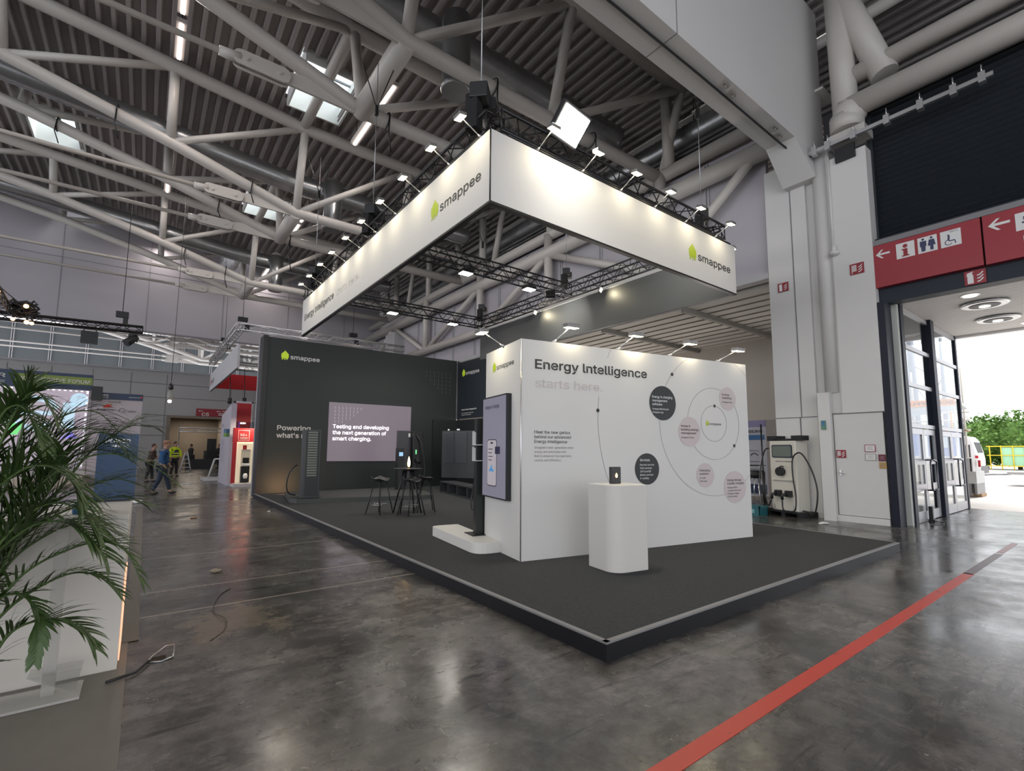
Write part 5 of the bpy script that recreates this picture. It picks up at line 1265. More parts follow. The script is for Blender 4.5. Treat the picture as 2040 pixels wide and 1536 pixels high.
FR = [
((-0.683, 3.95, 0.868), (-0.548, 3.96, 1.158), (-0.415, 3.97, 1.354), (-0.217, 3.98, 1.458), (0.010, 3.99, 1.409), (0.227, 4.00, 1.223)),
((-0.727, 4.15, 0.950), (-0.583, 4.16, 1.230), (-0.445, 4.17, 1.472), (-0.311, 4.18, 1.575), (-0.225, 4.19, 1.596), (-0.106, 4.20, 1.539)),
((-0.641, 3.90, 1.169), (-0.589, 3.91, 1.388), (-0.570, 3.92, 1.587), (-0.567, 3.93, 1.760), (-0.579, 3.94, 1.861), (-0.558, 3.94, 1.922)),
((-0.710, 4.00, 1.081), (-0.614, 4.01, 1.386), (-0.504, 4.02, 1.592), (-0.379, 4.03, 1.712), (-0.250, 4.04, 1.718), (-0.138, 4.04, 1.595)),
((-0.643, 3.85, 0.594), (-0.487, 3.82, 0.806), (-0.329, 3.79, 0.910), (-0.176, 3.76, 0.951), (-0.055, 3.73, 0.893), (0.050, 3.70, 0.684)),
((-0.620, 3.75, 0.542), (-0.501, 3.72, 0.671), (-0.390, 3.69, 0.758), (-0.270, 3.66, 0.808), (-0.159, 3.63, 0.779), (-0.053, 3.60, 0.663)),
((-0.598, 3.70, 0.380), (-0.501, 3.67, 0.531), (-0.410, 3.64, 0.584), (-0.311, 3.61, 0.583), (-0.213, 3.58, 0.523), (-0.141, 3.55, 0.405)),
((-0.700, 4.10, 0.731), (-0.558, 4.11, 0.998), (-0.417, 4.12, 1.165), (-0.260, 4.13, 1.256), (-0.126, 4.14, 1.293), (-0.011, 4.14, 1.246)),
((-0.659, 4.00, 0.692), (-0.561, 4.01, 0.955), (-0.494, 4.02, 1.179), (-0.453, 4.03, 1.353), (-0.443, 4.04, 1.503), (-0.434, 4.04, 1.593)),
((-0.696, 3.85, 1.257), (-0.639, 3.82, 1.501), (-0.593, 3.79, 1.670), (-0.541, 3.76, 1.787), (-0.479, 3.73, 1.791), (-0.392, 3.70, 1.620)),
((-0.611, 3.65, 0.666), (-0.528, 3.62, 0.738), (-0.454, 3.59, 0.738), (-0.390, 3.56, 0.650), (-0.372, 3.53, 0.544), (-0.375, 3.50, 0.404)),
((-0.532, 4.20, 1.042), (-0.390, 4.21, 1.281), (-0.282, 4.22, 1.472), (-0.175, 4.23, 1.579), (-0.082, 4.24, 1.649), (0.023, 4.25, 1.646)),
((-0.655, 3.80, 0.866), (-0.556, 3.77, 1.038), (-0.447, 3.74, 1.166), (-0.344, 3.71, 1.187), (-0.253, 3.68, 1.124), (-0.177, 3.65, 1.002)),
((-0.722, 3.80, 1.474), (-0.658, 3.77, 1.610), (-0.608, 3.74, 1.708), (-0.550, 3.71, 1.720), (-0.481, 3.68, 1.615), (-0.429, 3.65, 1.474)),
((-0.691, 4.10, 0.619), (-0.587, 4.11, 0.828), (-0.489, 4.12, 0.932), (-0.360, 4.13, 1.009), (-0.219, 4.14, 1.012), (-0.088, 4.14, 0.921)),
((-0.665, 3.70, 1.215), (-0.581, 3.67, 1.315), (-0.491, 3.64, 1.393), (-0.391, 3.61, 1.391), (-0.301, 3.58, 1.305), (-0.250, 3.55, 1.190))]
rnd = random.Random(5)
FR = list(FR) + [tuple((p[0]+.02*j_-.05, p[1]+.10-.03*j_, p[2]-.07-.012*j_) for j_, p in enumerate(FR[q])) for q in (1, 3, 7, 8, 12)]
for fi, fr_ in enumerate(FR):
    st = Vector((-.95, 3.9, .35)); p0 = Vector(fr_[0])
    pts = spline([st, st.lerp(p0, .55)+Vector((-.03, 0, .06))] + list(fr_), 8)
    n = len(pts); mb = MB(); mb.path(pts, .008, 6, True, [.010*(1-i/n)+.002 for i in range(n)])
    fro = put('frond', mb, M_pstem, T)
    mb = MB(); a0 = int(n*.24); m_ = 36; ks = .6 if fi in (2, 9, 13) else .66 if fi in (4, 5, 6) else .4 if fi == 10 else .95
    for i in range(m_):
        t = a0+(n-1-a0)*i/m_; k = int(t); p = pts[k].lerp(pts[min(k+1, n-1)], t-k); tg = (pts[min(k+1, n-1)]-pts[max(k-1, 0)]).normalized()
        s_ = i/m_; LL = ks*(.31*math.sin(math.pi*(.22+.70*s_))**.7+.03)*rnd.uniform(.85, 1.1)
        hz_ = tg.cross(Vector((0, 0, 1)))
        hz_ = hz_.normalized() if hz_.length > .15 else Vector((0, 1, 0))
        nn = hz_.cross(tg).normalized()
        for sd in (-1, 1):
            d = tg*(.62+.5*s_)+hz_*sd*rnd.uniform(.55, .8)+nn*rnd.uniform(.15, .45)
            leaflet(mb, p, d, nn, LL, .0098, rnd.uniform(.10, .22))
    put('leaflets', mb, M_pleaf, fro)

# ================================================================ black stage truss with lamps
T = thing('stage_truss', 'black lighting truss hanging in front of the lilac wall at the left', 'truss', (-2, 22, 5.7))
put('truss_run', truss_run((-8, 22, 5.60), (-.34, 22, 5.78), .22, .03, .013, .28), M_black, T)
put('truss_run', truss_run((-3.9, 22, 5.9), (-3.2, 12, 5.9), .26, .03, .013, .3), M_black, T)
_r = random.Random(11)
put('cable_bundle', MB().path([(-3.45+.42*math.cos(a*1.3)*_r.uniform(.5, 1), 21.8+_r.uniform(-.15, .15), 5.95+.30*math.sin(a)*_r.uniform(.4, 1)) for a in [q*.55 for q in range(60)]], .035, 6), M_blackp, T)
solo('hung_monitor', MB().box(-2.0, 21.85, 5.08, -1.56, 22.1, 5.50).box(-1.95, 21.95, 5.5, -1.92, 21.98, 5.62).box(-1.63, 21.95, 5.5, -1.6, 21.98, 5.62), M_blackp, 'black box monitor hanging below the black stage truss', 'monitor')
T = thing('moving_head', 'black moving head spotlight tilted down at the truss end', 'spotlight', (-.6, 22, 5.3))
put('yoke', MB().box(-.72, 21.9, 5.5, -.48, 22.1, 5.6).box(-.74, 21.95, 5.3, -.70, 22.05, 5.55).box(-.50, 21.95, 5.3, -.46, 22.05, 5.55), M_black, T)
put('head', MB().tube((-.5, 21.95, 5.48), (-.78, 21.8, 5.2), .11, 14, r1=.14), M_blackp, T)
T = thing('truss_hoist', 'black chain hoist above the right end of the black stage truss', 'hoist', (-.95, 22, 6.0))
put('motor', MB().cbox((-.95, 22, 6.25), (.36, .2, .2)).cbox((-.85, 22, 6.0), (.14, .14, .32)), M_blackp, T); put('chain', MB().tube((-.95, 22, 6.3), (-.95, 22, 10.6), .012, 6), M_black, T)
for i, (x, z) in enumerate(((-3.95, 6.35), (-3.35, 6.02), (-3.62, 5.55), (-3.3, 5.5), (-3.18, 5.48))):
    T = thing('festoon_lamp', 'small warm lamp glowing among the black cables of the stage truss, %s' % ['by the picture edge', 'uppermost inner one', 'lower left one', 'lower middle one', 'lower right one'][i], 'lamp', (x, 21.6, z), 'warm lamps on the stage truss')
    put('bulb', MB().ball((x, 21.6, z), .055+.012*(i % 2)), mat('warm_bulb', (1, .6, .3), .4, emit=(1, .50, .20), estr=5), T)
    put('socket', MB().tube((x, 21.6, z+.04), (x, 21.62, z+.16), .03, 8), M_black, T)
    put('cord', MB().tube((x, 21.62, z+.15), (-3.45, 21.85, 6.05), .015, 6), M_black, T)

# ================================================================ neighbouring red and white booths
T = thing('neighbour_sign', 'white hanging sign with a red inner side over the neighbouring booth', 'hanging sign', (5, 31, 5.3))
put('white_fascia', MB().box(3.15, 25.3, 5.2, 3.25, 37.3, 6.32), mat('fascia_lilac_white', (.50, .50, .53), .7), T)
put('red_inner_side', MB().box(3.25, 36.9, 5.42, 9.5, 37.0, 6.42), mat('bright_red_fabric', (.55, .012, .02), .6), T)
fn = frame((3.15, 37.3, 5.2), (0, -1, 0), (0, 0, 1)); mb = MB(); write(mb, fn, 'swift', .9, .38, .55, width=1.6, bold=.03); put('sign_text', mb, mat('sign_dark', (.12, .10, .12), .6), T)
mb = MB(); flat(mb, fn, [(.45, .3), (.8, .38), (.7, .85), (.5, .75)]); put('sign_mark', mb, mat('mark_red', (.5,)*3), T)
T = thing('silver_truss', 'silver box truss frame hanging over the neighbouring booth', 'truss', (6, 28, 7.1))
for a, b in (((3.2, 25.4, 7.15), (3.2, 37.5, 7.15)), ((3.2, 25.4, 7.15), (11.4, 25.4, 7.15)), ((3.4, 27.5, 5.95), (6.5, 27.5, 5.95)), ((3.4, 30.5, 6.0), (6.5, 30.5, 6.0))):
    put('truss_run', truss_run(a, b, .30, .03, .014, .35), M_alu, T)
for i, (x, y) in enumerate(((3.3, 25.5), (3.2, 31.0), (8.5, 25.4))):
    T = thing('booth_hoist', 'dark chain hoist on the silver truss, %s' % ('at its near corner', 'along its left side', 'near its right end')[i], 'hoist', (x, y, 7.4), 'hoists of the silver truss')
    put('motor', MB().cbox((x, y, 7.55), (.4, .24, .18)), M_blackp, T); put('chain', MB().tube((x, y, 7.6), (x, y, 10.5), .012, 6), M_black, T); put('chain_bag', MB().cbox((x+.2, y, 7.2), (.18, .18, .3)), M_blackp, T)
T = thing('lilac_wall', 'white lilac booth side wall printed with short text lines', 'exhibition wall', (2.7, 24, 0))
put('panel', MB().add([(2.70, 22.45, 0), (2.70, 25.4, 0), (2.70, 25.4, 2.95), (2.70, 22.45, 3.3), (2.9, 22.45, 0), (2.9, 25.4, 0), (2.9, 25.4, 2.95), (2.9, 22.45, 3.3)], [(0, 3, 2, 1), (4, 5, 6, 7), (0, 4, 7, 3), (1, 2, 6, 5), (3, 7, 6, 2), (0, 1, 5, 4)]), mat('lilac_board2', (.46, .43, .50), .6), T)
fv = frame((2.70, 25.4, 0), (0, -1, 0), (0, 0, 1)); mb = MB(); write(mb, fv, 'bp', .3, 2.45, .25, width=.5)
for i in range(14): flat(mb, fv, [(.4, 1.85-.07*i), (1.6-.2*(i % 3), 1.85-.07*i), (1.6-.2*(i % 3), 1.865-.07*i), (.4, 1.865-.07*i)], .002, .002)
put('print', mb, mat('print_grey', (.20, .18, .24), .6), T)
for i, (x, y, z) in enumerate(((2.72, 22.6, 1.95), (3.50, 20.41, 1.7))):
    T = thing('hall_plan_sign', 'small blue and green sign projecting %s' % ('from the lilac wall' if i == 0 else 'beside the dark stand wall'), 'sign', (x, y, z))
    put('blue_half', MB().box(x-.22, y-.03, z+.16, x+.12, y, z+.32), mat('plan_blue', (.04, .10, .20), .5), T); put('green_half', MB().box(x-.22, y-.03, z, x+.12, y, z+.16), mat('plan_green', (.10, .20, .06), .5), T)
T = thing('red_booth', 'red booth wall with a lit display niche and a 30+ badge', 'exhibition booth', (3.5, 23, 0))
M_redw = mat('booth_red', (.40, .018, .025), .5)
put('tall_red_panel', MB().box(2.98, 23.5, 2.35, 3.58, 23.6, 3.42), M_redw, T)
put('panel_frame', MB().box(2.93, 23.48, 2.3, 2.98, 23.62, 3.5).box(3.58, 23.48, 2.3, 3.63, 23.62, 3.5).box(2.93, 23.48, 3.42, 3.63, 23.62, 3.5), mat('pale_frame', (.5, .5, .55), .5), T)
put('red_wall', MB().box(2.76, 21.9, .12, 2.90, 22.0, 2.3).box(2.76, 22.0, 1.75, 4.4, 22.1, 2.3), M_redw, T)
fr3 = frame((2.90, 21.99, 0), (1, 0, 0), (0, 0, 1))
mb = MB(); write(mb, fr3, '30+', .10, 1.98, .18, width=.26, bold=.04); [flat(mb, fr3, q_) for q_ in ([(.04, 1.80), (.44, 1.80), (.44, 1.815), (.04, 1.815)], [(.04, 2.2), (.44, 2.2), (.44, 2.215), (.04, 2.215)], [(.04, 1.8), (.055, 1.8), (.055, 2.2), (.04, 2.2)], [(.425, 1.8), (.44, 1.8), (.44, 2.2), (.425, 2.2)])]
for b in (1.86, 1.91): flat(mb, fr3, [(.10, b), (.38, b), (.38, b+.02), (.10, b+.02)], .002, .002)
put('badge', mb, mat('badge_pale', (.7, .55, .55), .5), T)
put('glass_band', MB().box(2.95, 23.0, 2.2, 4.6, 23.02, 2.6), glass_mat('booth_glass', (.8, .85, .9), .3), T)
put('niche', MB().box(2.85, 21.95, .1, 2.95, 22.0, 1.72).box(2.95, 22.35, .1, 4.4, 22.4, 1.75).box(2.85, 21.95, 1.68, 4.4, 22.35, 1.75), mat('niche_cream', (.80, .70, .55), .6, emit=(1, .85, .6), estr=.35), T)
put('plinth', MB().box(2.80, 21.4, 0, 4.4, 22.35, .13), mat('booth_white', (.6, .56, .56), .5), T)
put('red_note', MB().box(3.18, 22.33, 1.45, 3.32, 22.35, 1.62), M_redw, T)
T2 = thing('coffee_machine', 'dark and chrome vending machine standing in the lit niche', 'coffee machine', (3.3, 22.1, .13))
put('cabinet', MB().box(3.12, 22.05, .13, 3.42, 22.3, .78), M_blackp, T2); put('machine', MB().box(3.12, 22.05, .82, 3.42, 22.3, 1.45), mat('machine_cream', (.55, .5, .42), .4), T2)
put('front', MB().box(3.16, 22.03, .86, 3.38, 22.05, 1.12), M_black, T2)
for k in range(4): put('cup', MB().lathe([(.025, 0), (.04, .10)], (3.17+.07*k, 22.02, .79), 10), M_wink, T2)
put('jug', MB().lathe([(.06, 0), (.09, .1), (.05, .2)], (3.27, 21.98, .3), 14), M_wink, T2)
lamp(T, (3.4, 21.7, 2.6), (0, .2, -1), 25, size=.2, col=(1, .85, .6))
solo('blue_light_strip', MB().box(3.40, 20.40, 2.0, 3.44, 20.44, 4.0), mat('blue_led', (.05, .08, .8), .4, emit=(.06, .10, 1.0), estr=1.6), 'thin glowing blue strip beside the left end of the dark stand wall', 'light strip')
solo('grey_partition_edge', MB().box(3.36, 20.4, 0, 3.50, 20.45, 2.0), mat('partition_grey', (.25, .25, .29), .5), 'narrow grey partition edge beside the left end of the dark stand wall', 'partition')

# C5 sign over the back doorway
T = thing('hall_sign', 'red C5 hall number sign above the back doorway', 'sign', (4.2, 43.85, 3.9))
put('panel', MB().box(2.95, 43.75, 3.92, 5.5, 43.9, 4.50), M_red, T)
fc5 = frame((2.95, 43.75, 3.92), (1, 0, 0), (0, 0, 1)); mb = MB(); write(mb, fc5, 'C5', .35, .03, .48, width=.48, bold=.03)
for a in (.12, 1.3, 2.3): flat(mb, fc5, [(a, .40), (a+.1, .46), (a+.1, .42), (a+.3, .42), (a+.3, .38), (a+.1, .38), (a+.1, .34)])
for a, b in ((1.7, .4), (1.45, .22), (1.45, .1)): flat(mb, fc5, [(a, b), (a+.5, b), (a+.5, b+.06), (a, b+.06)])
put('lettering', mb, M_pic, T)
T = thing('portal_truss', 'silver truss gate standing inside the beige doorway', 'truss', (2.6, 36, 0))
put('leg', truss_run((1.62, 36, 0.02), (1.62, 36, 2.75), .24, .025, .012, .3), M_alu, T)
put('crossbar', truss_run((1.62, 36, 2.62), (4.6, 36, 2.62), .24, .025, .012, .3), M_alu, T)
put('leg', truss_run((4.6, 36, 0.02), (4.6, 36, 2.75), .24, .025, .012, .3), M_alu, T)
solo('equipment_pile', MB().cbox((3.2, 42, .35), (1.6, .8, .7)).cbox((3.9, 42.2, .8), (.7, .6, 1.0), .2).cbox((2.6, 41.8, .85), (.5, .4, .35), .4), mat('pile_dark', (.02, .02, .024), .6), 'dark heap of covered equipment inside the doorway', 'equipment')
solo('black_banner', MB().box(3.75, 43.3, .9, 4.35, 43.36, 2.2), M_blackp, 'black upright panel standing in the doorway behind the people', 'panel')
T = thing('step_ladder', 'white step ladder standing open behind the man in the yellow vest', 'ladder', (2.2, 37.5, 0))
for sx_ in (-1, 1):
    put('rail', MB().tube((2.15+.30*sx_, 37.3, .01), (2.15+.05*sx_, 37.3, 1.25), .035, 6), mat('ladder_white', (.55, .55, .57), .5), T)
    put('rail', MB().tube((2.15+.30*sx_, 37.7, .01), (2.15+.05*sx_, 37.5, 1.25), .035, 6), mat('ladder_white', (.5,)*3), T)
for k in range(4): put('tread', MB().box(2.15-.25+.05*k, 37.25, .25+.26*k, 2.15+.25-.05*k, 37.35, .29+.26*k), mat('ladder_white', (.5,)*3), T)
T = thing('display_case', 'glass fronted white display frame leaning beside the lilac wall', 'display case', (2.6, 26.5, 0))
put('frame', MB().tube((2.35, 26.1, .02), (2.6, 26.1, 1.0), .04, 6).tube((3.1, 26.1, .02), (3.1, 26.1, 1.0), .04, 6).tube((2.6, 26.1, 1.0), (3.1, 26.1, 1.0), .04, 6).box(2.2, 26.0, .01, 3.2, 27.6, .12), mat('case_white', (.5, .5, .5), .5), T)
put('pane', MB().box(2.5, 26.2, .15, 3.1, 26.22, .95), M_gl, T)
T = thing('work_lamp', 'black work lamp with a bare bulb cluster hanging on a cable', 'lamp', (.69, 24, 3.3))
put('cable', MB().tube((.69, 24, 4.2), (.72, 24, 13.35), .010, 6), M_black, T); put('socket', MB().lathe([(.03, 0), (.09, .04), (.08, .18), (.02, .3)], (.69, 24, 3.85), 14), M_black, T)
put('shade', MB().lathe([(.08, 0), (.12, .15), (.09, .38), (.04, .42)], (.69, 24, 3.42), 14), mat('frosted_shade', (.35, .36, .34), .2, alpha=.6), T)
put('bulb', MB().ball((.68, 23.98, 3.38), .07), mat('warm_bulb2', (1, .8, .6), .4, emit=(1, .82, .65), estr=4), T)
for i, (x, z) in enumerate(((3.5, 3.9), (4.2, 3.95))):
    T = thing('pendant_speaker', 'small dark pendant hanging under the red neighbour sign, %s' % ('left one' if i == 0 else 'right one'), 'pendant', (x, 30, z), 'pendants under the red sign')
    put('body', MB().lathe([(.10, 0), (.10, .3)], (x, 30, z), 12), M_blackp, T); put('cord', MB().tube((x, 30, z+.3), (x, 30.5, 5.86), .02, 6), M_black, T)
# ================================================================ people
def skinned(name, pts, edges, m, parent, rad, sub=1):
    """one continuous skinned surface over a skeleton; pts are local to the person"""
    me = bpy.data.meshes.new(name); me.from_pydata(pts, edges, []); o = bpy.data.objects.new(name, me); COL.objects.link(o); o.parent = parent
    me.materials.append(m)
    md = o.modifiers.new('skin', 'SKIN'); md.use_smooth_shade = True
    sd = me.skin_vertices[0].data if me.skin_vertices else None
    if sd is None:
        bpy.context.view_layer.update()
    for i, r in enumerate(rad):
        me.skin_vertices[0].data[i].radius = (r, r) if not isinstance(r, tuple) else r
    me.skin_vertices[0].data[0].use_root = True
    s_ = o.modifiers.new('smooth', 'SUBSURF'); s_.levels = sub; s_.render_levels = sub
    WO[o.name] = Vector((0, 0, 0)); return o
def person(loc, rz, h, lab, top_col, leg_col, hair_col, arms, skin=(.42, .24, .17), stride=.12, lean=0.0, vest=None, hat=None):
    T = thing('person', lab, 'person', loc, rz=rz); k = h/1.75
    # x forward, y left
    def S_(p): return (p[0]*k, p[1]*k, p[2]*k)
    hipz, shz = .92, 1.44; L = lean
    aL, aR = arms
    P = [(0, 0, hipz), (L*.4, 0, 1.12), (L*.8, 0, 1.30), (L, 0, shz), (L+.01, 0, 1.52), (L+.03, 0, 1.60), (L+.03, 0, 1.70),
         (L, .17, shz-.02), aL[0], aL[1], aL[2], (L, -.17, shz-.02), aR[0], aR[1], aR[2],
         (0, .09, hipz-.06), (.02+stride*.5, .10, .50), (stride, .10, .09), (stride+.16, .10, .04),
         (0, -.09, hipz-.06), (.03-stride*.3, -.10, .50), (-stride, -.10, .09), (-stride+.16, -.10, .04)]
    E_ = [(0, 1), (1, 2), (2, 3), (3, 4), (4, 5), (5, 6), (3, 7), (7, 8), (8, 9), (9, 10), (3, 11), (11, 12), (12, 13), (13, 14), (0, 15), (15, 16), (16, 17), (17, 18), (0, 19), (19, 20), (20, 21), (21, 22)]
    R = [.12, .11, .125, .10, .05, .085, .07, .055, .045, .034, .022, .055, .045, .034, .022, .075, .055, .04, .035, .075, .055, .04, .035]
    ms = mat('skin_tone_%d' % int(skin[0]*100), skin, .6)
    skinned('body', [S_(p) for p in P], E_, ms, T, [r*k for r in R])
    # fingers
    for arm in (aL, aR):
        a, b = Vector(arm[1]), Vector(arm[2]); d = (b-a).normalized(); s_ = d.cross(Vector((0, 0, 1)))
        s_ = s_.normalized() if s_.length > .1 else Vector((0, 1, 0))
        mb = MB()
        for f in range(4):
            q = b+s_*(f-1.5)*.017; ln = (.06, .072, .068, .05)[f]
            mb.path([S_(q), S_(q+d*ln*.6), S_(q+d*ln+Vector((0, 0, -.012)))], .008*k, 6, True, [.009*k, .008*k, .006*k])
        q = b-d*.03+s_*.03; mb.path([S_(q), S_(q+d*.03+s_*.02), S_(q+d*.055+s_*.022)], .009*k, 6)
        put('fingers', mb, ms, T, local=True)
    mt = mat('cloth_%d_%d_%d' % tuple(int(c*1000) for c in top_col), top_col, .8); ml = mat('cloth_%d_%d_%d' % tuple(int(c*1000) for c in leg_col), leg_col, .85)
    PT = [P[0], P[1], P[2], P[3], (L+.005, 0, 1.50), P[7], P[8], tuple(Vector(P[9]).lerp(Vector(P[8]), .06)), P[11], P[12], tuple(Vector(P[13]).lerp(Vector(P[12]), .06))]
    skinned('jacket', [S_(p) for p in PT], [(0, 1), (1, 2), (2, 3), (3, 4), (3, 5), (5, 6), (6, 7), (3, 8), (8, 9), (9, 10)], mt, T, [r*k for r in (.165, .15, .165, .13, .07, .085, .066, .05, .085, .066, .05)])
    PL = [(0, 0, hipz), P[15], P[16], (P[17][0], P[17][1], .11), P[19], P[20], (P[21][0], P[21][1], .11)]
    skinned('trousers', [S_(p) for p in PL], [(0, 1), (1, 2), (2, 3), (0, 4), (4, 5), (5, 6)], ml, T, [r*k for r in (.14, .10, .078, .062, .10, .078, .062)])
    for i in (17, 21):
        c = P[i]; mb = MB(); mb.ball(S_((c[0]+.07, c[1], .05)), .055*k, 12, 8, (2.3, .95, .9)); put('shoe', mb, mat('shoe_dark', (.02, .018, .016), .5), T, local=True)
    hc = S_((L+.035, 0, 1.645))
    mb = MB().ball(hc, .095*k, 16, 10, (1.05, .82, 1.2)); put('face', mb, ms, T, local=True)
    mb = MB(); mb.ball((hc[0]+.10*k, 0, hc[2]-.005*k), .016*k, 8, 6, (1, .7, 1.5)); mb.ball((hc[0]+.085*k, 0, hc[2]-.05*k), .014*k, 8, 6, (.6, 1.8, .5))
    for sy_ in (-1, 1): mb.ball((hc[0], sy_*.08*k, hc[2]), .018*k, 8, 6, (.8, .5, 1.5))
    put('facial_features', mb, ms, T, local=True)
    mb = MB()
    for sy_ in (-1, 1): mb.ball((hc[0]+.088*k, sy_*.032*k, hc[2]+.022*k), .010*k, 8, 6)
    put('eyes', mb, mat('eye_dark', (.03, .025, .02), .3), T, local=True)
    mb = MB().ball((hc[0]-.018*k, 0, hc[2]+.03*k), .10*k, 16, 10, (1.0, .88, 1.02)); put('hair', mb, mat('hair_%d' % int(hair_col[0]*1000), hair_col, .8), T, local=True)
    if hat:
        mb = MB().ball((hc[0]-.005*k, 0, hc[2]+.075*k), .105*k, 16, 8, (1.1, .95, .55)); mb.cbox((hc[0]+.12*k, 0, hc[2]+.065*k), (.09*k, .13*k, .012)); put('cap', mb, mat('cap_beige', hat, .8), T, local=True)
    if vest:
        PV = [(0, 0, 1.0), (L*.4, 0, 1.14), (L*.8, 0, 1.30), (L, 0, 1.42)]
        skinned('vest', [S_(p) for p in PV], [(0, 1), (1, 2), (2, 3)], mat('vest_dark', vest, .8), T, [r*k for r in (.178, .165, .178, .15)])
        for z in (1.04, 1.16):
            mb = MB().lathe([(.182*k, z*k), (.186*k, (z+.05)*k)], (L*.5*k, 0, 0), 20); put('reflective_band', mb, mat('band_yellow', (.62, .72, .10), .5, emit=(.5, .6, .05), estr=.1), T, local=True)
    return T
dn = lambda x, y, z: (x, y, z)
person((.50, 19.55, 0), math.radians(-15), 1.72, 'person in a blue jacket and beige cap walking down the aisle', (.015, .075, .19), (.018, .028, .055), (.22, .10, .05), ([(.02, .25, 1.18), (.12, .22, .98), (.17, .20, .93)], [(.02, -.26, 1.16), (.10, -.24, .95), (.14, -.23, .87)]), stride=.22, lean=.04, hat=(.30, .17, .11))
person((1.27, 30.9, 0), math.radians(-60), 1.80, 'person in a dark vest over a fluorescent yellow top, seen from behind', (.58, .75, .02), (.015, .016, .022), (.03, .02, .015), ([(.04, .27, 1.18), (.10, .25, .96), (.12, .24, .88)], [(.04, -.27, 1.18), (.10, -.25, .96), (.12, -.24, .88)]), stride=.06, vest=(.04, .045, .06))
person((.22, 26.6, 0), math.radians(-20), 1.66, 'person in brown clothes bending over something held in both hands, beside the blue jacket', (.055, .035, .028), (.02, .02, .022), (.06, .03, .02), ([(.10, .22, 1.16), (.28, .08, 1.10), (.34, .04, 1.12)], [(.10, -.22, 1.16), (.28, -.08, 1.10), (.34, -.04, 1.12)]), stride=.10, lean=.10)
person((2.75, 43.0, 0), math.radians(200), 1.76, 'person in black standing left of the black panel in the doorway', (.012, .012, .014), (.012, .012, .015), (.02, .015, .012), ([(.04, .25, 1.18), (.12, .23, .98), (.15, .2, .92)], [(.04, -.25, 1.18), (.1, -.24, .96), (.12, -.23, .88)]), stride=.05)
person((4.55, 43.0, 0), math.radians(210), 1.78, 'person in black standing right of the black panel in the doorway', (.012, .012, .014), (.012, .012, .015), (.05, .04, .035), ([(.04, .25, 1.18), (.12, .23, .98), (.15, .2, .92)], [(.04, -.25, 1.18), (.1, -.24, .96), (.12, -.23, .88)]), stride=.05)

# ================================================================ white charger on a pallet by the pier
M_cream = mat('charger_cream', (.66, .63, .56), .4)
T = thing('pallet', 'black plastic pallet under the white charging cabinet', 'pallet', (12.0, 5.35, 0))
p0 = Vector((11.74, 4.86)); ex = Vector((-.04, 1)).normalized()*1.0; ex = Vector((.30, .95)).normalized(); ey = Vector((.95, -.30)).normalized()
ex = Vector((.26, .965)).normalized(); ey = Vector((ex.y, -ex.x))
def C(a, b): q = p0+ex*a+ey*b; return (q.x, q.y)
put('deck', MB().prism([C(0, 0), C(.9, 0), C(.9, .55), C(0, .55)], .09, .125), M_blackp, T)
for a in (0, .4, .8): put('block', MB().prism([C(a, 0), C(a+.1, 0), C(a+.1, .55), C(a, .55)], 0, .09), M_blackp, T)
T = thing('charging_cabinet', 'cream white charging cabinet with black hanging cables beside the pier', 'charging station', (12.0, 5.3, .125))
a0_, a1_, b0_, b1_ = .10, .78, .06, .46
put('cabinet', MB().prism([C(a0_, b0_), C(a1_, b0_), C(a1_, b1_), C(a0_, b1_)], .125, 1.74), M_cream, T, bevel=.02)
fq = C(a1_, b0_); fch = frame((fq[0], fq[1], .125), (-ex.x, -ex.y, 0), (0, 0, 1)); wq = a1_-a0_
mb = MB(); flat(mb, fch, rr(.07, 1.22, wq-.15, .30, .04), .003, .012); put('window_frame', mb, mat('charger_navy', (.02, .03, .05), .35), T)
mb = MB(); flat(mb, fch, rr(.095, 1.245, wq-.20, .25, .03), .016, .004); put('window_pane', mb, mat('window_reflect', (.18, .21, .19), .12, spec=.8), T)
mb = MB(); write(mb, fch, 'WALLBOX CHARGERS', .15, 1.12, .055, width=.42, bold=.01); put('lettering', mb, mat('plate_ink', (.06, .06, .07), .6), T)
mb = MB(); c = fch[0]+fch[1]*.30+fch[2]*.90; mb.tube(c, c+fch[3]*.10, .10, 18); mb.path([c+fch[3]*.1+fch[2]*.09, c+fch[3]*.1+fch[2]*.13+fch[1]*.08, c+fch[3]*.1+fch[2]*.11+fch[1]*.14], .014, 6); put('socket_cap', mb, M_blackp, T)
mb = MB(); flat(mb, fch, [(.06, .70), (wq-.05, .70), (wq-.05, .73), (.06, .73)], 0, .05); put('ledge', mb, M_cream, T)
mb = MB(); o_ = fch[0]
mb.slab([o_+fch[1]*-.06+fch[2]*1.62, o_+fch[1]*.2+fch[2]*1.62, o_+fch[1]*.2+fch[2]*1.73, o_+fch[1]*-.06+fch[2]*1.73], -fch[3], .3)
mb.slab([o_+fch[1]*(wq-.1)+fch[2]*1.62, o_+fch[1]*(wq+.12)+fch[2]*1.62, o_+fch[1]*(wq+.12)+fch[2]*1.73, o_+fch[1]*(wq-.1)+fch[2]*1.73], -fch[3], .3)
mb.slab([o_+fch[1]*.1+fch[2]*1.62, o_+fch[1]*(wq-.05)+fch[2]*1.62, o_+fch[1]*(wq-.05)+fch[2]*1.66, o_+fch[1]*.1+fch[2]*1.66], -fch[3], .3)
put('cable_arms', mb, M_blackp, T)
def cp(a, z, d): return o_+fch[1]*a+fch[2]*z+fch[3]*d
for k, a in enumerate((.16, .43)):
    mb = MB(); mb.cbox(cp(a+.06, .40, .05), (.13, .10, .14), m=Matrix((fch[1], fch[3], fch[2])).transposed()); mb.path([cp(a+.04, .40, .10), cp(a-.02, .36, .16), cp(a-.03, .27, .15)], .035, 8); put('plug', mb, M_blackp, T)
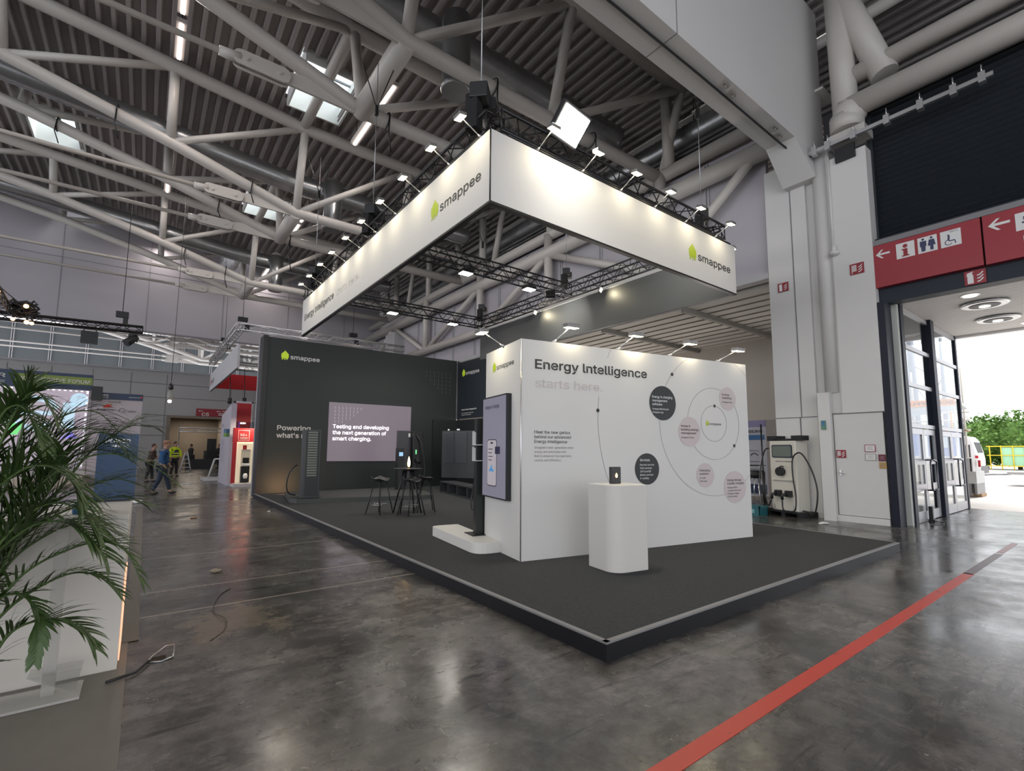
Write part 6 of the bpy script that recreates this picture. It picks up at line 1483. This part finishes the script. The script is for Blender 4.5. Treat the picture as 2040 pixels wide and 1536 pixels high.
put('charging_cable', MB().path(spline([cp(.40, .28, .15), cp(.42, .05, .16), cp(.55, -.10+.12, .17), cp(.72, .06, .17), cp(.74, .35, .14), cp(.66, .8, .10), cp(.66, 1.2, .08), cp(.80, 1.34, .06), cp(.95, 1.22, .06), cp(1.12, .85, .05), cp(1.18, .45, .04), cp(1.08, .02, .03), cp(.92, -.10+.14, .02), cp(.80, .05, .02)], 5), .017, 8), M_black, T)
put('charging_cable', MB().path(spline([cp(.13, .28, .15), cp(.02, .08, .16), cp(-.12, .15, .15), cp(-.22, .5, .12), cp(-.2, 1.0, .08), cp(-.1, 1.38, .05), cp(.0, 1.44, .02)], 5), .017, 8), M_black, T)
put('charging_cable', MB().path(spline([cp(-.18, .55, .1), cp(-.10, .2, .06), cp(-.08, -.05+.08, .04), cp(.03, .02, .02)], 5), .015, 8), M_black, T)
for a in (.03, wq-.12): put('tie_strap', MB().path([cp(a, .28, .01), cp(a, .08, .02), cp(a+.03, .02, .02), cp(a+.06, .06, .02), cp(a+.05, .14, .02)], .008, 6), mat('strap_white', (.5, .5, .5), .6), T)

# poster booth, bar chair and crate seen past the wall
T = thing('poster_wall', 'white and blue exhibitor poster wall standing beyond the white graphic wall', 'exhibition wall', (16, 8, 0))
put('panel', MB().box(16.0, 7.55, .05, 16.06, 9.8, 2.3), mat('poster_white', (.50, .50, .55), .6), T)
put('purple_top', MB().box(15.98, 7.55, 2.28, 16.06, 9.8, 2.50), mat('poster_lilac', (.28, .25, .42), .6), T)
put('blue_bar', MB().box(15.985, 7.6, 1.86, 16.0, 9.8, 2.02), mat('poster_blue', (.04, .14, .32), .6), T)
put('foot_bar', MB().box(15.985, 7.6, .12, 16.0, 9.8, .42), M_navy, T)
fpw = frame((15.985, 9.8, 0), (0, -1, 0), (0, 0, 1)); mb = MB(); write(mb, fpw, 'MEMBERS', 1.2, 2.1, .16, width=.95, bold=.02)
for b in (1.5, 1.15, .9, .65): flat(mb, fpw, [(1.6, b), (2.0, b), (2.0, b+.012), (1.6, b+.012)])
arc(mb, fpw, 1.85, 1.3, .12, 20, 160, .03, 16); put('print', mb, M_ink, T)
put('side_return', MB().box(16.0, 7.1, .05, 17.2, 7.55, 2.5), mat('panel_tan', (.36, .32, .29), .7), T)
T = thing('mesh_bar_chair', 'black shell bar chair with thin chrome legs beside the poster wall', 'bar chair', (13.6, 6.75, 0))
cx_, cy_ = 13.55, 6.72
mb = MB(); mb.lathe([(.02, 0), (.20, .02), (.24, .10), (.22, .22), (.205, .22), (.22, .11), (.18, .05)], (cx_, cy_, .74), 24); put('shell_seat', mb, M_blackp, T)
put('back_rail', MB().path([(cx_+.24*math.cos(a), cy_+.24*math.sin(a), 1.10) for a in [math.radians(-60+15*i) for i in range(20)]], .014, 6), M_blackp, T)
for k in range(4):
    a = math.radians(45+90*k); put('leg', MB().tube((cx_+.26*math.cos(a), cy_+.26*math.sin(a), 0), (cx_+.14*math.cos(a), cy_+.14*math.sin(a), .76), .010, 8), M_chrome, T)
put('foot_ring', MB().path([(cx_+.22*math.cos(a), cy_+.22*math.sin(a), .28) for a in [math.radians(18*i) for i in range(21)]], .008, 6), M_chrome, T)
solo('stand_pole', MB().tube((13.0, 6.25, 0), (12.98, 6.25, 2.2), .022, 8).tube((13.0, 6.25, 0), (13.0, 6.25, .95), .045, 10), M_black, 'thin black pole standing between the poster wall and the cabinet', 'pole')
T = thing('teal_crate', 'teal plastic crate on the floor beside the black pallet', 'crate', (11.5, 5.75, 0))
cz = (11.62, 5.86)
put('walls', MB().box(cz[0]-.2, cz[1]-.24, .015, cz[0]-.185, cz[1]+.24, .21).box(cz[0]+.185, cz[1]-.24, .015, cz[0]+.2, cz[1]+.24, .21).box(cz[0]-.2, cz[1]-.24, .015, cz[0]+.2, cz[1]-.225, .21).box(cz[0]-.2, cz[1]+.225, .015, cz[0]+.2, cz[1]+.24, .21), mat('teal_plastic', (.02, .13, .15), .4), T)
put('bottom', MB().box(cz[0]-.2, cz[1]-.24, 0, cz[0]+.2, cz[1]+.24, .015), mat('teal_plastic', (.1,)*3), T)
put('rim', MB().box(cz[0]-.22, cz[1]-.26, .19, cz[0]-.19, cz[1]+.26, .22).box(cz[0]-.22, cz[1]-.26, .19, cz[0]+.22, cz[1]-.23, .22), mat('teal_plastic', (.1,)*3), T)
put('label', MB().box(cz[0]-.203, cz[1]-.12, .06, cz[0]-.2, cz[1]+.05, .15), mat('label_pale_teal', (.2, .4, .42), .5), T)

# ================================================================ red tape, litter, wires on the floor
def tape_m():
    m = mat('red_floor_tape', (.52, .055, .035), .42)
    nt = m.node_tree; b = nt.nodes['Principled BSDF']; g_ = nt.nodes.new('ShaderNodeNewGeometry'); n_ = nt.nodes.new('ShaderNodeTexNoise'); n_.inputs['Scale'].default_value = 7; n_.inputs['Detail'].default_value = 9
    r_ = nt.nodes.new('ShaderNodeValToRGB'); r_.color_ramp.elements[0].position = .29; r_.color_ramp.elements[0].color = (.10, .03, .025, 1); r_.color_ramp.elements[1].position = .33; r_.color_ramp.elements[1].color = (.52, .055, .035, 1)
    nt.links.new(g_.outputs['Position'], n_.inputs['Vector']); nt.links.new(n_.outputs['Fac'], r_.inputs[0]); nt.links.new(r_.outputs[0], b.inputs['Base Color']); return m
solo('red_floor_tape', MB().box(-1.5, 1.46, .0, 8.25, 1.56, .003), tape_m(), 'long red tape stripe across the floor in front of the platform', 'floor tape')
solo('faded_tape', MB().box(8.2, 1.47, 0, 10.2, 1.56, .003), mat('faded_tape', (.09, .045, .045), .4, vary=.4, vscale=8), 'dark worn end of the red floor stripe towards the entrance', 'floor tape')
solo('pink_tape_end', MB().box(10.3, 1.48, 0, 11.6, 1.56, .003), mat('pink_tape', (.35, .16, .15), .4), 'pale pink last piece of the floor stripe near the entrance', 'floor tape')
def crumple(name, x, y, s, h, m, lab, cat, seed):
    rn = random.Random(seed); mb = MB(); mb.ball((x, y, h*.5), .5, 9, 6, (s, s*.6, h)); o_ = [((v[0]-x)*rn.uniform(.6, 1.25)+x, (v[1]-y)*rn.uniform(.6, 1.25)+y, max(.001, v[2]*rn.uniform(.5, 1.1))) for v in mb.v]
    mb.v = o_; mb.sm = [False]*len(mb.f); return solo(name, mb, m, lab, cat)
crumple('paper_scrap', .79, 6.98, .13, .05, mat('scrap_tan', (.36, .30, .22), .8), 'crumpled tan paper lying in the aisle left of the platform', 'litter', 3)
crumple('paper_scrap', .93, 12.6, .16, .03, mat('scrap_brown', (.35, .24, .14), .8), 'small brown leaf like scrap far down the aisle', 'litter', 4)
crumple('paper_scrap', -.08, 16.7, .28, .10, M_wink, 'white and red crumpled wrapper near the man in blue', 'litter', 5)
crumple('paper_scrap', 11.35, 4.28, .30, .04, M_wink, 'white flattened paper scrap in front of the pier', 'litter', 6)
crumple('paper_scrap', 2.45, 12.8, .07, .03, M_wink, 'tiny pale scrap beside the black platform edge', 'litter', 7)
crumple('paper_scrap', 1.5, 24.5, .45, .04, M_wink, 'flat pale scraps on the shiny aisle floor near the vest wearer', 'litter', 9)
T = thing('floor_socket', 'open grey metal floor socket frame left of the platform corner', 'floor socket', (.19, 4.40, 0))
put('frame', MB().path([(.11, 4.36, .006), (.14, 4.46, .008), (.22, 4.50, .05), (.27, 4.46, .06), (.26, 4.37, .008), (.19, 4.33, .006), (.11, 4.36, .006)], .007, 6), M_galv, T)
put('hole', MB().box(.14, 4.37, 0, .22, 4.45, .004), mat('hole_brown', (.02, .015, .01), .9), T)
solo('thin_wire', MB().path(spline([(.83, 6.1, .004), (.70, 5.85, .004), (.60, 5.35, .004), (.66, 5.0, .02), (.62, 4.75, .004), (.50, 4.55, .004)], 6), .004, 6), mat('wire_brown', (.05, .04, .035), .6), 'thin dark wire curling over the pale cement patch', 'wire')
solo('black_cable_run', MB().path([(-.1, 4.12, .02), (.05, 4.2, .016), (.12, 4.36, .016)], .009, 6), M_black, 'short black cable between the mat and the floor socket', 'cable')
